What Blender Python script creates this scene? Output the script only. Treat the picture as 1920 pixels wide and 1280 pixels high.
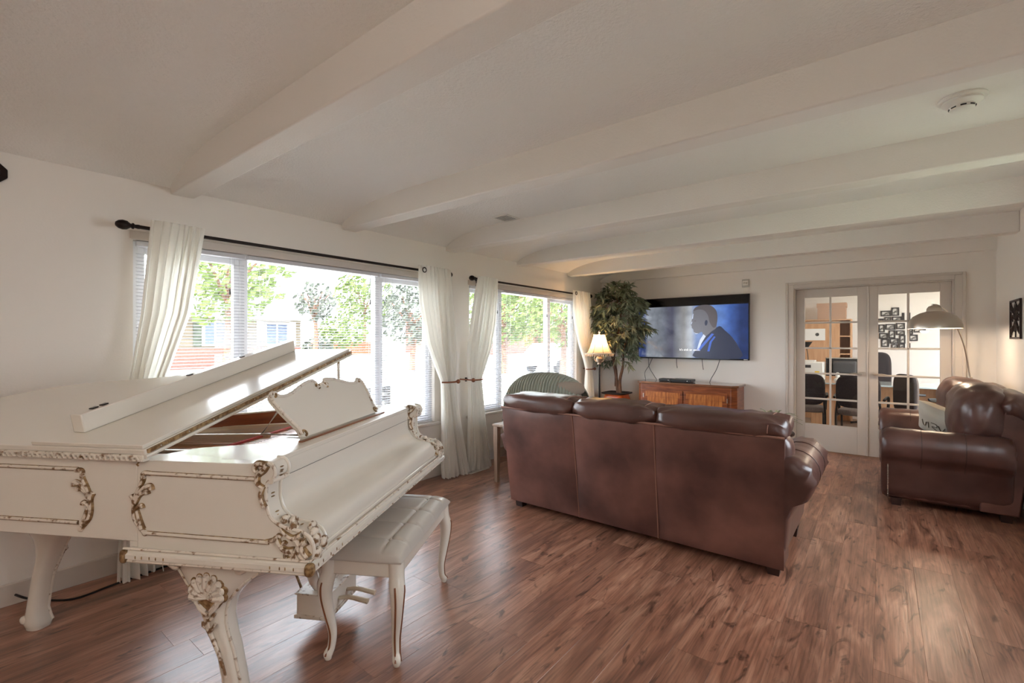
import bpy, math, random
from mathutils import Vector, Matrix, noise as mnoise
random.seed(7)
PI = math.pi
# ---------------------------------------------------------------- camera, world, sun, exposure
scene = bpy.context.scene
for _o in list(bpy.data.objects): bpy.data.objects.remove(_o)
COL = scene.collection
F_PX, CX, CY, CAM_H = 883.2, 960.0, 639.0, 1.38           # 1920 x 1280 frame
YAW = math.atan(694 / 883.2)
cam_d = bpy.data.cameras.new('camera'); cam = bpy.data.objects.new('camera', cam_d); COL.objects.link(cam)
cam_d.sensor_width = 36.0; cam_d.lens = F_PX / 1920 * 36.0; cam_d.shift_y = -1 / 1920; cam_d.clip_start = .05; cam_d.clip_end = 300
cam.location = (0, 0, CAM_H); cam.rotation_euler = (PI / 2, 0, YAW)
scene.camera = cam
vs = scene.view_settings
vs.view_transform = 'Standard'; vs.look = 'None'; vs.gamma = 1.0; vs.use_curve_mapping = False
vs.exposure = 1.33
scene.cycles.diffuse_bounces = 8
world = bpy.data.worlds.new('sky'); scene.world = world; world.use_nodes = True
bg = world.node_tree.nodes['Background']; bg.inputs[0].default_value = (.82, .91, 1.0, 1); bg.inputs[1].default_value = 5.2
sun_d = bpy.data.lights.new('sun', 'SUN'); sun_d.energy = 10.0; sun_d.angle = .01; sun_d.color = (1, .97, .93)
sun = bpy.data.objects.new('sun', sun_d); COL.objects.link(sun); sun.rotation_euler = (math.radians(42), 0, 0)

# ---------------------------------------------------------------- pixel helpers (a pixel gives a direction; the plane gives the distance)
_F = (-math.sin(YAW), math.cos(YAW)); _R = (math.cos(YAW), math.sin(YAW))
def ray(px, py):
    u = (px - CX) / F_PX; v = (CY - py) / F_PX
    return (_F[0] + u * _R[0], _F[1] + u * _R[1], v)
def on_x(px, py, X): d = ray(px, py); t = X / d[0]; return (X, t * d[1], CAM_H + t * d[2])
def on_y(px, py, Y): d = ray(px, py); t = Y / d[1]; return (t * d[0], Y, CAM_H + t * d[2])
def on_z(px, py, Z): d = ray(px, py); t = (Z - CAM_H) / d[2]; return (t * d[0], t * d[1], Z)
def at_d(px, py, D): d = ray(px, py); return (D * d[0], D * d[1], CAM_H + D * d[2])

# ---------------------------------------------------------------- mesh builder
def cat_rom(p, n=6, closed=False):
    p = [Vector(q) for q in p]; out = []; m = len(p)
    for i in range(m if closed else m - 1):
        if closed: a, b, c, d = p[i - 1], p[i], p[(i + 1) % m], p[(i + 2) % m]
        else: a, b, c, d = p[max(i - 1, 0)], p[i], p[i + 1], p[min(i + 2, m - 1)]
        for k in range(n):
            t = k / n
            out.append(.5 * ((2 * b) + (c - a) * t + (2 * a - 5 * b + 4 * c - d) * t * t + (3 * b - a - 3 * c + d) * t ** 3))
    if not closed: out.append(p[-1])
    return out
class M:
    def __init__(s): s.v = []; s.f = []
    def add(s, vs_, fs):
        b = len(s.v); s.v += [tuple(q) for q in vs_]; s.f += [tuple(b + i for i in q) for q in fs]; return s
    def box(s, x0, x1, y0, y1, z0, z1):
        return s.add([(x0,y0,z0),(x1,y0,z0),(x1,y1,z0),(x0,y1,z0),(x0,y0,z1),(x1,y0,z1),(x1,y1,z1),(x0,y1,z1)],
                     [(0,3,2,1),(4,5,6,7),(0,1,5,4),(1,2,6,5),(2,3,7,6),(3,0,4,7)])
    def obox(s, c, ax, ay, az):      # box from centre and half-axis vectors
        c, ax, ay, az = map(Vector, (c, ax, ay, az)); V = []
        for k in (-1, 1):
            for i, j in ((-1,-1),(1,-1),(1,1),(-1,1)): V.append(c + ax * i + ay * j + az * k)
        return s.add(V, [(0,3,2,1),(4,5,6,7),(0,1,5,4),(1,2,6,5),(2,3,7,6),(3,0,4,7)])
    def loft(s, rings, cap=True, closed=False):
        n = len(rings[0]); V = [q for r in rings for q in r]; Fs = []
        m = len(rings)
        for i in range(m if closed else m - 1):
            a = i * n; b = ((i + 1) % m) * n
            for j in range(n): Fs.append((a + j, a + (j + 1) % n, b + (j + 1) % n, b + j))
        if cap and not closed: Fs.append(tuple(reversed(range(n)))); Fs.append(tuple((m - 1) * n + j for j in range(n)))
        return s.add(V, Fs)
    def tube(s, pts, r, n=8, closed=False, cap=True, flat=1.0):
        P = [Vector(q) for q in pts]; m = len(P); rings = []; up = None
        for i in range(m):
            if closed: t = P[(i + 1) % m] - P[i - 1]
            else: t = P[min(i + 1, m - 1)] - P[max(i - 1, 0)]
            if t.length < 1e-9: t = Vector((0, 0, 1))
            t.normalize()
            if up is None:
                up = Vector((0, 0, 1)) if abs(t.z) < .9 else Vector((1, 0, 0))
            up = (up - t * up.dot(t))
            if up.length < 1e-6: up = Vector((1, 0, 0)) - t * t.x
            up.normalize(); sd = t.cross(up)
            rr = r(i / max(m - 1, 1)) if callable(r) else (r[i] if isinstance(r, (list, tuple)) else r)
            rings.append([P[i] + up * (math.cos(2*PI*k/n) * rr) + sd * (math.sin(2*PI*k/n) * rr * flat) for k in range(n)])
        return s.loft(rings, cap, closed)
    def lathe(s, prof, n=20, c=(0, 0, 0)):
        return s.loft([[(c[0] + r * math.cos(2*PI*k/n), c[1] + r * math.sin(2*PI*k/n), c[2] + z) for k in range(n)] for r, z in prof])
    def prism(s, poly, a, b, fn):    # poly of 2-D points, extruded from a to b, fn(u, v, w) -> xyz
        n = len(poly); V = [fn(u, v, a) for u, v in poly] + [fn(u, v, b) for u, v in poly]
        Fs = [tuple(reversed(range(n))), tuple(range(n, 2 * n))] + [(i, (i + 1) % n, n + (i + 1) % n, n + i) for i in range(n)]
        return s.add(V, Fs)
    def grid(s, fn, nu, nv, cu=False):
        V = [fn(i / nu, j / nv) for j in range(nv + 1) for i in range(nu + (0 if cu else 1))]
        w = nu if cu else nu + 1; Fs = []
        for j in range(nv):
            for i in range(nu):
                a = j * w + i; b = j * w + (i + 1) % w if cu else a + 1
                Fs.append((a, b, b + w, a + w))
        return s.add(V, Fs)
    def pillow(s, c, d, e=(.55, .45), nu=36, nv=18, wr=0.0, seed=0, fn=None):   # superellipsoid, d = half sizes
        def sp(x, p): return math.copysign(abs(x) ** p, x)
        def g(u, v):
            A = 2 * PI * u; B = -PI / 2 + PI * v
            x = sp(math.cos(B), e[1]) * sp(math.cos(A), e[0]); y = sp(math.cos(B), e[1]) * sp(math.sin(A), e[0]); z = sp(math.sin(B), e[1])
            q = Vector((c[0] + x * d[0], c[1] + y * d[1], c[2] + z * d[2]))
            if wr:
                nn = mnoise.noise(Vector((q.x * 6 + seed, q.y * 6, q.z * 6))) + .6 * mnoise.noise(Vector((q.x * 16 + seed, q.y * 9, q.z * 16)))
                q += Vector((x * d[0], y * d[1], z * d[2])).normalized() * (nn * wr)
            return fn(q) if fn else q
        return s.grid(g, nu, nv, cu=True)
def obj(name, m, material, parent=None, smooth=True, angle=38, bevel=0, seg=2, sub=0, solid=0, loc=None, rot=None):
    if isinstance(m, M):
        me = bpy.data.meshes.new(name); me.from_pydata([tuple(q) for q in m.v], [], m.f); me.update()
        if smooth:
            me.polygons.foreach_set('use_smooth', [True] * len(me.polygons))
            if angle < 180: me.set_sharp_from_angle(angle=math.radians(angle))
    else: me = m
    if material is not None and not me.materials: me.materials.append(material)
    o = bpy.data.objects.new(name, me); COL.objects.link(o)
    if parent is not None: o.parent = parent
    if loc: o.location = loc
    if rot: o.rotation_euler = rot
    if solid: md = o.modifiers.new('Solidify', 'SOLIDIFY'); md.thickness = solid; md.offset = 0
    if bevel: md = o.modifiers.new('Bevel', 'BEVEL'); md.width = bevel; md.segments = seg; md.limit_method = 'ANGLE'; md.angle_limit = math.radians(35)
    if sub: md = o.modifiers.new('Subsurf', 'SUBSURF'); md.levels = md.render_levels = sub
    return o
def tag(o, label, cat, group=None):
    o['label'] = label; o['category'] = cat
    if group: o['group'] = group
    return o
def thing(name, label, cat, loc=(0, 0, 0), rotz=0, group=None):
    o = bpy.data.objects.new(name, None); COL.objects.link(o); o.empty_display_size = .1
    o.location = loc; o.rotation_euler = (0, 0, rotz); return tag(o, label, cat, group)
def struct(name, m, material, **k):
    o = obj(name, m, material, **k); o['kind'] = 'structure'; return o
def dup(root, loc, rotz=None, label=None):
    r = root.copy(); COL.objects.link(r); r.location = loc
    if rotz is not None: r.rotation_euler = (0, 0, rotz)
    if label: r['label'] = label
    for ch in list(root.children):
        c = ch.copy(); COL.objects.link(c); c.parent = r
        for g in ch.children:
            d = g.copy(); COL.objects.link(d); d.parent = c
    return r

# ---------------------------------------------------------------- materials
def s2l(c): return tuple(((x / 255) / 12.92 if x / 255 <= .04045 else ((x / 255 + .055) / 1.055) ** 2.4) for x in c) + (1,)
def mat(name, col, rough=.5, metal=0, col2=None, nscale=5, nrange=(.35, .65), bump=None, coat=0, stretch=None, detail=4, emit=0, spec=.5, trans=0, alpha=1, sheen=0, sub=None):
    m = bpy.data.materials.new(name); m.use_nodes = True; nt = m.node_tree; N = nt.nodes; L = nt.links
    p = N['Principled BSDF']; c = s2l(col)
    p.inputs['Base Color'].default_value = c; p.inputs['Roughness'].default_value = rough; p.inputs['Metallic'].default_value = metal
    p.inputs['Coat Weight'].default_value = coat; p.inputs['Coat Roughness'].default_value = .08; p.inputs['Specular IOR Level'].default_value = spec
    p.inputs['Transmission Weight'].default_value = trans; p.inputs['Alpha'].default_value = alpha; p.inputs['Sheen Weight'].default_value = sheen
    if emit: p.inputs['Emission Color'].default_value = c; p.inputs['Emission Strength'].default_value = emit
    tc = N.new('ShaderNodeTexCoord'); src = tc.outputs['Object']
    if stretch:
        mp = N.new('ShaderNodeMapping'); mp.inputs['Scale'].default_value = stretch; L.new(src, mp.inputs[0]); src = mp.outputs[0]
    if col2:
        n = N.new('ShaderNodeTexNoise'); n.inputs['Scale'].default_value = nscale; n.inputs['Detail'].default_value = detail; L.new(src, n.inputs['Vector'])
        r = N.new('ShaderNodeValToRGB'); r.color_ramp.elements[0].position, r.color_ramp.elements[1].position = nrange
        r.color_ramp.elements[0].color = c; r.color_ramp.elements[1].color = s2l(col2)
        L.new(n.outputs['Fac'], r.inputs[0]); L.new(r.outputs[0], p.inputs['Base Color'])
    if bump:
        n = N.new('ShaderNodeTexNoise'); n.inputs['Scale'].default_value = bump[0]; n.inputs['Detail'].default_value = 3; L.new(src, n.inputs['Vector'])
        b = N.new('ShaderNodeBump'); b.inputs['Strength'].default_value = bump[1]; b.inputs['Distance'].default_value = bump[2]
        L.new(n.outputs['Fac'], b.inputs['Height']); L.new(b.outputs[0], p.inputs['Normal'])
    return m
def cloth_mat(name, col, tr=.45, bump=None):
    m = bpy.data.materials.new(name); m.use_nodes = True; nt = m.node_tree; N = nt.nodes; L = nt.links
    N.remove(N['Principled BSDF']); a = N.new('ShaderNodeBsdfDiffuse'); b = N.new('ShaderNodeBsdfTranslucent'); x = N.new('ShaderNodeMixShader')
    a.inputs[0].default_value = s2l(col); b.inputs[0].default_value = s2l(col); x.inputs[0].default_value = tr
    L.new(a.outputs[0], x.inputs[1]); L.new(b.outputs[0], x.inputs[2]); L.new(x.outputs[0], N['Material Output'].inputs[0])
    return m
def glass_mat(name, tint=(1, 1, 1), refl=.08):
    m = bpy.data.materials.new(name); m.use_nodes = True; nt = m.node_tree; N = nt.nodes; L = nt.links
    N.remove(N['Principled BSDF']); a = N.new('ShaderNodeBsdfTransparent'); a.inputs[0].default_value = tint + (1,); b = N.new('ShaderNodeBsdfGlossy'); b.inputs['Roughness'].default_value = .01
    x = N.new('ShaderNodeMixShader'); lw = N.new('ShaderNodeLayerWeight'); lw.inputs[0].default_value = .5; pw = N.new('ShaderNodeMath'); pw.operation = 'POWER'; pw.inputs[1].default_value = 5; ma = N.new('ShaderNodeMath'); ma.operation = 'MULTIPLY_ADD'; ma.inputs[1].default_value = .8; ma.inputs[2].default_value = .03
    L.new(lw.outputs['Facing'], pw.inputs[0]); L.new(pw.outputs[0], ma.inputs[0]); L.new(ma.outputs[0], x.inputs[0]); L.new(a.outputs[0], x.inputs[1]); L.new(b.outputs[0], x.inputs[2]); L.new(x.outputs[0], N['Material Output'].inputs[0])
    return m
def plank_mat():
    m = bpy.data.materials.new('floor_plank_wood'); m.use_nodes = True; nt = m.node_tree; N = nt.nodes; L = nt.links; p = N['Principled BSDF']
    tc = N.new('ShaderNodeTexCoord'); oi = N.new('ShaderNodeObjectInfo')
    cm = N.new('ShaderNodeCombineXYZ'); mu = N.new('ShaderNodeMath'); mu.operation = 'MULTIPLY'; mu.inputs[1].default_value = 37.0
    L.new(oi.outputs['Random'], mu.inputs[0]); L.new(mu.outputs[0], cm.inputs[0]); L.new(mu.outputs[0], cm.inputs[1])
    ad = N.new('ShaderNodeVectorMath'); ad.operation = 'ADD'; L.new(tc.outputs['Object'], ad.inputs[0]); L.new(cm.outputs[0], ad.inputs[1])
    def mapped(sc):
        mp = N.new('ShaderNodeMapping'); mp.inputs['Scale'].default_value = sc; L.new(ad.outputs[0], mp.inputs[0]); return mp.outputs[0]
    n1 = N.new('ShaderNodeTexNoise'); n1.inputs['Scale'].default_value = 1; n1.inputs['Detail'].default_value = 5; n1.inputs['Distortion'].default_value = 1.6; L.new(mapped((9, 1.6, 1)), n1.inputs['Vector'])
    n2 = N.new('ShaderNodeTexNoise'); n2.inputs['Scale'].default_value = 1; n2.inputs['Detail'].default_value = 4; n2.inputs['Distortion'].default_value = .3; L.new(mapped((120, 4, 1)), n2.inputs['Vector'])
    n3 = N.new('ShaderNodeTexNoise'); n3.inputs['Scale'].default_value = 1; n3.inputs['Detail'].default_value = 6; n3.inputs['Distortion'].default_value = 3.2; L.new(mapped((8, 2.4, 1)), n3.inputs['Vector'])
    r1 = N.new('ShaderNodeValToRGB'); e = r1.color_ramp.elements
    e[0].position = .25; e[0].color = s2l((112, 74, 58)); e[1].position = .75; e[1].color = s2l((196, 148, 122))
    k = e.new(.5); k.color = s2l((160, 110, 87))
    L.new(n1.outputs['Fac'], r1.inputs[0])
    r2 = N.new('ShaderNodeValToRGB'); r2.color_ramp.elements[0].position = .30; r2.color_ramp.elements[0].color = (.45, .42, .40, 1); r2.color_ramp.elements[1].position = .6; r2.color_ramp.elements[1].color = (1, 1, 1, 1)
    L.new(n2.outputs['Fac'], r2.inputs[0])
    r3 = N.new('ShaderNodeValToRGB'); r3.color_ramp.elements[0].position = .30; r3.color_ramp.elements[0].color = (.30, .26, .25, 1); r3.color_ramp.elements[1].position = .41; r3.color_ramp.elements[1].color = (1, 1, 1, 1)
    L.new(n3.outputs['Fac'], r3.inputs[0])
    m1 = N.new('ShaderNodeMix'); m1.data_type = 'RGBA'; m1.blend_type = 'MULTIPLY'; m1.inputs[0].default_value = .8; L.new(r1.outputs[0], m1.inputs[6]); L.new(r2.outputs[0], m1.inputs[7])
    m2 = N.new('ShaderNodeMix'); m2.data_type = 'RGBA'; m2.blend_type = 'MULTIPLY'; m2.inputs[0].default_value = .95; L.new(m1.outputs[2], m2.inputs[6]); L.new(r3.outputs[0], m2.inputs[7])
    hs = N.new('ShaderNodeHueSaturation'); mr = N.new('ShaderNodeMapRange'); mr.inputs[3].default_value = .86; mr.inputs[4].default_value = 1.16
    L.new(oi.outputs['Random'], mr.inputs[0]); L.new(mr.outputs[0], hs.inputs['Value']); L.new(m2.outputs[2], hs.inputs['Color']); L.new(hs.outputs[0], p.inputs['Base Color'])
    p.inputs['Roughness'].default_value = .31; p.inputs['Specular IOR Level'].default_value = 1.0
    b = N.new('ShaderNodeBump'); b.inputs['Strength'].default_value = .35; b.inputs['Distance'].default_value = .002; L.new(n2.outputs['Fac'], b.inputs['Height']); L.new(b.outputs[0], p.inputs['Normal'])
    return m
W_ = {}
W_['wall'] = mat('wall_paint', (232, 226, 219), .75, bump=(90, .12, .004))
W_['ceil'] = mat('ceiling_texture', (238, 235, 230), .8, bump=(75, .55, .008))
W_['beam'] = mat('beam_paint', (232, 227, 220), .65, bump=(110, .35, .005))
W_['trim'] = mat('trim_paint', (206, 197, 188), .4)
W_['plank'] = plank_mat()
W_['subfloor'] = mat('subfloor', (60, 36, 26), .8)
W_['vinyl'] = mat('window_vinyl', (236, 236, 238), .35)
W_['slat'] = mat('blind_slat', (208, 208, 213), .5)
W_['glass'] = glass_mat('window_glass')
W_['curtain'] = cloth_mat('sheer_curtain', (250, 248, 243), .5)
W_['bronze'] = mat('dark_bronze', (38, 26, 22), .35, .6)
W_['copper'] = mat('copper_holdback', (150, 98, 74), .3, .85)
W_['piano'] = mat('piano_white_lacquer', (226, 219, 207), .22, coat=.35)
W_['antique'] = mat('antique_gilded_white', (132, 98, 64), .45, col2=(222, 212, 198), nscale=46, nrange=(.30, .44), detail=2)
W_['antique2'] = mat('antique_gilded_carving', (122, 88, 54), .45, col2=(220, 208, 192), nscale=60, nrange=(.40, .54), detail=2)
W_['gilt'] = mat('antique_gold_brown', (112, 80, 44), .42, .25, col2=(176, 146, 104), nscale=60, nrange=(.4, .65))
W_['pianowood'] = mat('piano_inner_wood', (158, 84, 44), .3, col2=(122, 58, 30), nscale=4, stretch=(1, 1, 8), coat=.3)
W_['soundboard'] = mat('soundboard_spruce', (196, 128, 66), .35, col2=(170, 102, 48), nscale=5, stretch=(14, 1, 1))
W_['plate'] = mat('piano_plate', (214, 200, 176), .35, .15)
W_['string'] = mat('piano_string', (200, 190, 180), .3, .9)
W_['red'] = mat('red_felt', (196, 30, 44), .9)
W_['leatherwhite'] = mat('bench_leather', (196, 189, 180), .33, bump=(140, .12, .002), coat=.1)
W_['brownline'] = mat('brown_inlay', (128, 74, 40), .4)
W_['leather'] = mat('brown_leather', (72, 43, 37), .40, col2=(126, 84, 73), nscale=2.6, nrange=(.34, .70), bump=(230, .22, .002), detail=6, spec=.55)
W_['leather2'] = mat('brown_leather_smooth', (74, 46, 39), .31, col2=(96, 64, 56), nscale=5, bump=(60, .12, .003), spec=.6)
W_['seam'] = mat('leather_seam', (140, 100, 84), .5)
W_['darkwood'] = mat('dark_wood_foot', (52, 30, 24), .4)
W_['nail'] = mat('nailhead', (190, 178, 160), .25, 1)
W_['black'] = mat('black_plastic', (18, 17, 18), .35)
W_['darkgrey'] = mat('dark_grey_plastic', (62, 60, 60), .4)
W_['white'] = mat('white_plastic', (232, 229, 222), .4)
W_['nickel'] = mat('brushed_nickel', (208, 201, 190), .3, 1)
W_['cherry'] = mat('cherry_veneer', (150, 84, 46), .3, col2=(112, 56, 30), nscale=6, stretch=(1, 1, 7), coat=.25)
W_['figured'] = mat('figured_veneer', (190, 120, 62), .3, col2=(140, 76, 38), nscale=7, stretch=(9, 1, 1.2), coat=.25)
W_['cabtop'] = mat('cabinet_top', (124, 82, 58), .18, coat=.5)
W_['leaf'] = mat('silk_leaf', (92, 106, 82), .55, col2=(136, 146, 122), nscale=9)
W_['leafpale'] = mat('silk_leaf_pale', (166, 164, 132), .55, col2=(124, 126, 96), nscale=9)
W_['bark'] = mat('tree_bark', (120, 84, 62), .8, col2=(78, 54, 42), nscale=14, bump=(40, .5, .01))
W_['orange'] = mat('glazed_orange', (214, 96, 34), .28, col2=(176, 70, 24), nscale=8, coat=.4)
W_['soil'] = mat('soil', (48, 38, 30), .95)
W_['oldpewter'] = mat('lamp_metal', (146, 122, 104), .4, .7, col2=(190, 170, 150), nscale=30)
W_['throw'] = mat('ribbed_throw', (146, 148, 134), .95, sheen=.3)
W_['taupe'] = mat('taupe_fabric', (150, 134, 120), .95, bump=(200, .2, .002))
W_['pillow'] = mat('linen_pillow', (196, 188, 172), .95, bump=(260, .25, .002))
W_['ink'] = mat('pillow_ink', (120, 110, 96), .9)
W_['iron'] = mat('wrought_iron', (52, 38, 34), .55, .4)
W_['oak'] = mat('light_oak_laminate', (204, 160, 122), .5, col2=(190, 144, 106), nscale=4, stretch=(8, 8, 1))
W_['card'] = mat('cardboard', (176, 138, 112), .9)
W_['paper'] = mat('paper', (232, 230, 226), .8)
W_['yellow'] = mat('sticky_note', (240, 200, 30), .8)
W_['carpet'] = mat('office_carpet', (158, 138, 122), 1, col2=(140, 120, 104), nscale=60)
W_['fabricblk'] = mat('black_chair_fabric', (38, 34, 36), .95, col2=(58, 52, 54), nscale=120)
W_['seatgrey'] = mat('grey_seat_fabric', (124, 112, 106), .95, col2=(96, 86, 82), nscale=120)
W_['photo'] = mat('photo_print', (206, 202, 196), .5, col2=(70, 64, 60), nscale=26, nrange=(.42, .6))
W_['frame'] = mat('photo_frame_black', (34, 26, 24), .45)
W_['bin'] = mat('clear_storage_bin', (140, 142, 146), .3)
W_['deskglass'] = mat('desk_glass_edge', (176, 186, 186), .1, coat=.5)
W_['brick'] = mat('outdoor_brick', (120, 76, 66), .9, col2=(138, 94, 82), nscale=14)
W_['siding'] = mat('house_siding', (112, 100, 85), .8)
W_['roof'] = mat('pale_shingles', (210, 208, 208), .9, col2=(190, 188, 188), nscale=30)
W_['lawn'] = mat('lawn', (146, 148, 132), 1, col2=(162, 164, 148), nscale=3)
W_['grass'] = mat('rear_grass', (92, 98, 78), 1, col2=(106, 112, 92), nscale=4)
W_['road'] = mat('pale_concrete', (196, 194, 190), .95)
W_['fence'] = mat('cedar_fence', (140, 72, 38), .85, col2=(116, 58, 30), nscale=8)
W_['tree1'] = mat('tree_leaf_green', (72, 88, 36), .8, col2=(100, 116, 56), nscale=3)
W_['tree2'] = mat('tree_leaf_dark', (54, 60, 48), .8, col2=(82, 88, 76), nscale=3)
W_['carwhite'] = mat('car_white', (232, 232, 234), .25, coat=.5)
W_['tyre'] = mat('tyre_rubber', (28, 28, 30), .9)
# ================================================================ the room
XW, YW, XR, YF, ZC, ZB = -3.59, 6.93, 0.93, -2.6, 2.50, 2.32
floor = struct('floor', M().box(XW - .14, XR + .12, YF - .12, YW + .12, -.06, -.012), W_['subfloor'])
PLW, PLL = .178, 1.22
pm = M()
hw, hl, bv = PLW / 2 - .0002, PLL / 2 - .0002, .0007
pm.loft([[(-hw, -hl, -.012), (hw, -hl, -.012), (hw, hl, -.012), (-hw, hl, -.012)], [(-hw, -hl, -bv), (hw, -hl, -bv), (hw, hl, -bv), (-hw, hl, -bv)],
         [(-hw + bv, -hl + bv, 0), (hw - bv, -hl + bv, 0), (hw - bv, hl - bv, 0), (-hw + bv, hl - bv, 0)]])
first = obj('plank', pm, W_['plank'], floor, smooth=False, loc=(XW + PLW / 2, YF + PLL / 2, 0)); pme = first.data
cols = int((XR - XW) / PLW) + 1
for i in range(cols):
    x = XW + PLW * (i + .5)
    off = ((i * 0.37 + (i % 3) * .21) % 1.0) * PLL
    y = YF - off + PLL / 2
    while y - PLL / 2 < YW + .10:
        if not (i == 0 and abs(y - (YF + PLL / 2)) < 1e-6):
            y0, y1 = max(y - PLL / 2, YF), min(y + PLL / 2, YW + .11)
            if y1 - y0 > .05:
                x1 = min(x + PLW / 2, XR); xx = (x - PLW / 2 + x1) / 2
                o = bpy.data.objects.new('plank', pme); COL.objects.link(o); o.parent = floor; o.location = (xx, (y0 + y1) / 2, 0)
                o.scale = ((x1 - x + PLW / 2) / PLW, (y1 - y0) / PLL, 1)
        y += PLL
# ceiling with a coved edge along the window wall
cp = [(XW, 2.36), (-3.52, 2.397), (-3.44, 2.427), (-3.34, 2.453), (-3.22, 2.474), (-3.05, 2.491), (-2.85, ZC), (XR + .12, ZC), (XR + .12, ZC + .12), (XW - .14, ZC + .12), (XW - .14, 2.36)]
struct('ceiling', M().prism(cp, YF - .12, YW + .12, lambda u, v, w: (u, w, v)), W_['ceil'], angle=30)
for i, y in enumerate((-.19, 1.02, 2.24, 3.445, 4.66, 5.87)):
    struct('trim_%d' % (i + 1), M().box(XW, XR, y, y + .135, ZB, ZC + .03), W_['beam'], bevel=.008)
struct('trim_7', M().box(XW, XR, YW - .045, YW + .02, ZB, ZC + .03), W_['beam'], bevel=.004)
W1 = (.83, 3.29); W2 = (3.80, 6.13); WZ = (.56, 2.0)
wl = M()
x0, x1 = XW - .15, XW
for a, b in ((YF - .12, W1[0]), (W1[1], W2[0]), (W2[1], YW + .12)): wl.box(x0, x1, a, b, -.06, 2.40)
for a, b in (W1, W2): wl.box(x0, x1, a, b, -.06, WZ[0]); wl.box(x0, x1, a, b, WZ[1], 2.40)
struct('wall_left', wl, W_['wall'], smooth=False)
DX0, DX1, DZ = -.885, .615, 2.045
wb = M().box(XW, DX0, YW, YW + .12, -.06, ZC + .02).box(DX1, XR + .12, YW, YW + .12, -.06, ZC + .02).box(DX0, DX1, YW, YW + .12, DZ, ZC + .02)
struct('wall_back', wb, W_['wall'], smooth=False)
FILL_WINS = ((.6, 1.05), (2.9, 4.25)); GZ = (.95, 2.03)      # two unseen windows added in the right wall to light the room
wr_ = M()
for a, b in ((YF - .12, FILL_WINS[0][0]), (FILL_WINS[0][1], FILL_WINS[1][0]), (FILL_WINS[1][1], YW)): wr_.box(XR, XR + .12, a, b, -.06, ZC + .02)
for a, b in FILL_WINS: wr_.box(XR, XR + .12, a, b, GZ[1], ZC + .02); wr_.box(XR, XR + .12, a, b, -.06, GZ[0])
struct('wall_right', wr_, W_['wall'], smooth=False)
for k_, (a0, b0) in enumerate(FILL_WINS):
    fill_win = bpy.data.objects.new('window_%d' % (3 + k_), None); COL.objects.link(fill_win); fill_win['kind'] = 'structure'; fill_win.location = (XR + .06, a0, GZ[0])  # added window, out of view, lets in extra daylight
    m = M(); ww = b0 - a0; hh = GZ[1] - GZ[0]
    for a in ((0, .05, 0, hh), (ww - .05, ww, 0, hh), (.05, ww - .05, 0, .05), (.05, ww - .05, hh - .05, hh)): m.box(-.03, .03, a[0], a[1], a[2], a[3])
    obj('frame', m, W_['vinyl'], fill_win)
    obj('pane', M().box(-.003, .003, .05, ww - .05, .05, hh - .05), W_['glass'], fill_win)
struct('wall_front', M().box(XW, XR, YF - .12, YF, -.06, ZC + .02), W_['wall'], smooth=False)
def base(name, pts):
    m = M(); m.box(*pts); struct(name, m, W_['trim'], bevel=.006)
base('baseboard_left', (XW, XW + .016, YF, YW, 0, .115))
bb = M().box(XW + .016, DX0 - .075, YW - .016, YW, 0, .115).box(DX1 + .075, XR - .016, YW - .016, YW, 0, .115)
struct('baseboard_back', bb, W_['trim'], bevel=.006)
base('baseboard_right', (XR - .016, XR, YF, YW, 0, .115))

def window(n, y0, y1, m1, m2):
    w = bpy.data.objects.new('window_%d' % n, None); COL.objects.link(w); w['kind'] = 'structure'; w.location = (XW, y0, WZ[0])
    def add(nm, x0, x1, ya, yb, za, zb, mt='vinyl', bev=.003):
        return obj(nm, M().box(x0 - XW, x1 - XW, ya - y0, yb - y0, za - WZ[0], zb - WZ[0]), W_[mt], w, bevel=bev)
    fx0, fx1 = XW - .12, XW - .05; z0, z1 = WZ
    fr = M()
    for a in ((y0, y0 + .035, z0, z1), (y1 - .035, y1, z0, z1), (y0 + .035, y1 - .035, z0, z0 + .035), (y0 + .035, y1 - .035, z1 - .035, z1)):
        fr.box(fx0 - XW, fx1 - XW, a[0] - y0, a[1] - y0, a[2] - z0, a[3] - z0)
    obj('frame', fr, W_['vinyl'], w, bevel=.003)
    for m_ in (m1, m2): add('mullion', fx0, fx1, m_ - .026, m_ + .026, z0 + .035, z1 - .035)
    for a, b, sash in ((y0 + .035, m1 - .026, 1), (m1 + .026, m2 - .026, 0), (m2 + .026, y1 - .035, 1)):
        if sash:
            s = M(); t = .038
            for q in ((a, a + t, z0 + .035, z1 - .035), (b - t, b, z0 + .035, z1 - .035), (a + t, b - t, z0 + .035, z0 + .035 + t), (a + t, b - t, z1 - .035 - t, z1 - .035)):
                s.box(fx0 + .01 - XW, fx1 - .012 - XW, q[0] - y0, q[1] - y0, q[2] - z0, q[3] - z0)
            obj('sash', s, W_['vinyl'], w, bevel=.003)
            add('pane', XW - .086, XW - .082, a + t, b - t, z0 + .035 + t, z1 - .035 - t, 'glass', 0)
        else: add('pane', XW - .086, XW - .082, a, b, z0 + .035, z1 - .035, 'glass', 0)
    add('sill', XW - .05, XW + .05, y0 - .05, y1 + .05, z0 - .028, z0 - .002, 'trim', .006)
    add('head_casing', XW, XW + .012, y0 - .02, y1 + .02, z1, z1 + .052, 'trim', .003)
    return w
window(1, *W1, 1.485, 2.635); window(2, *W2, 4.40, 5.45)
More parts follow.
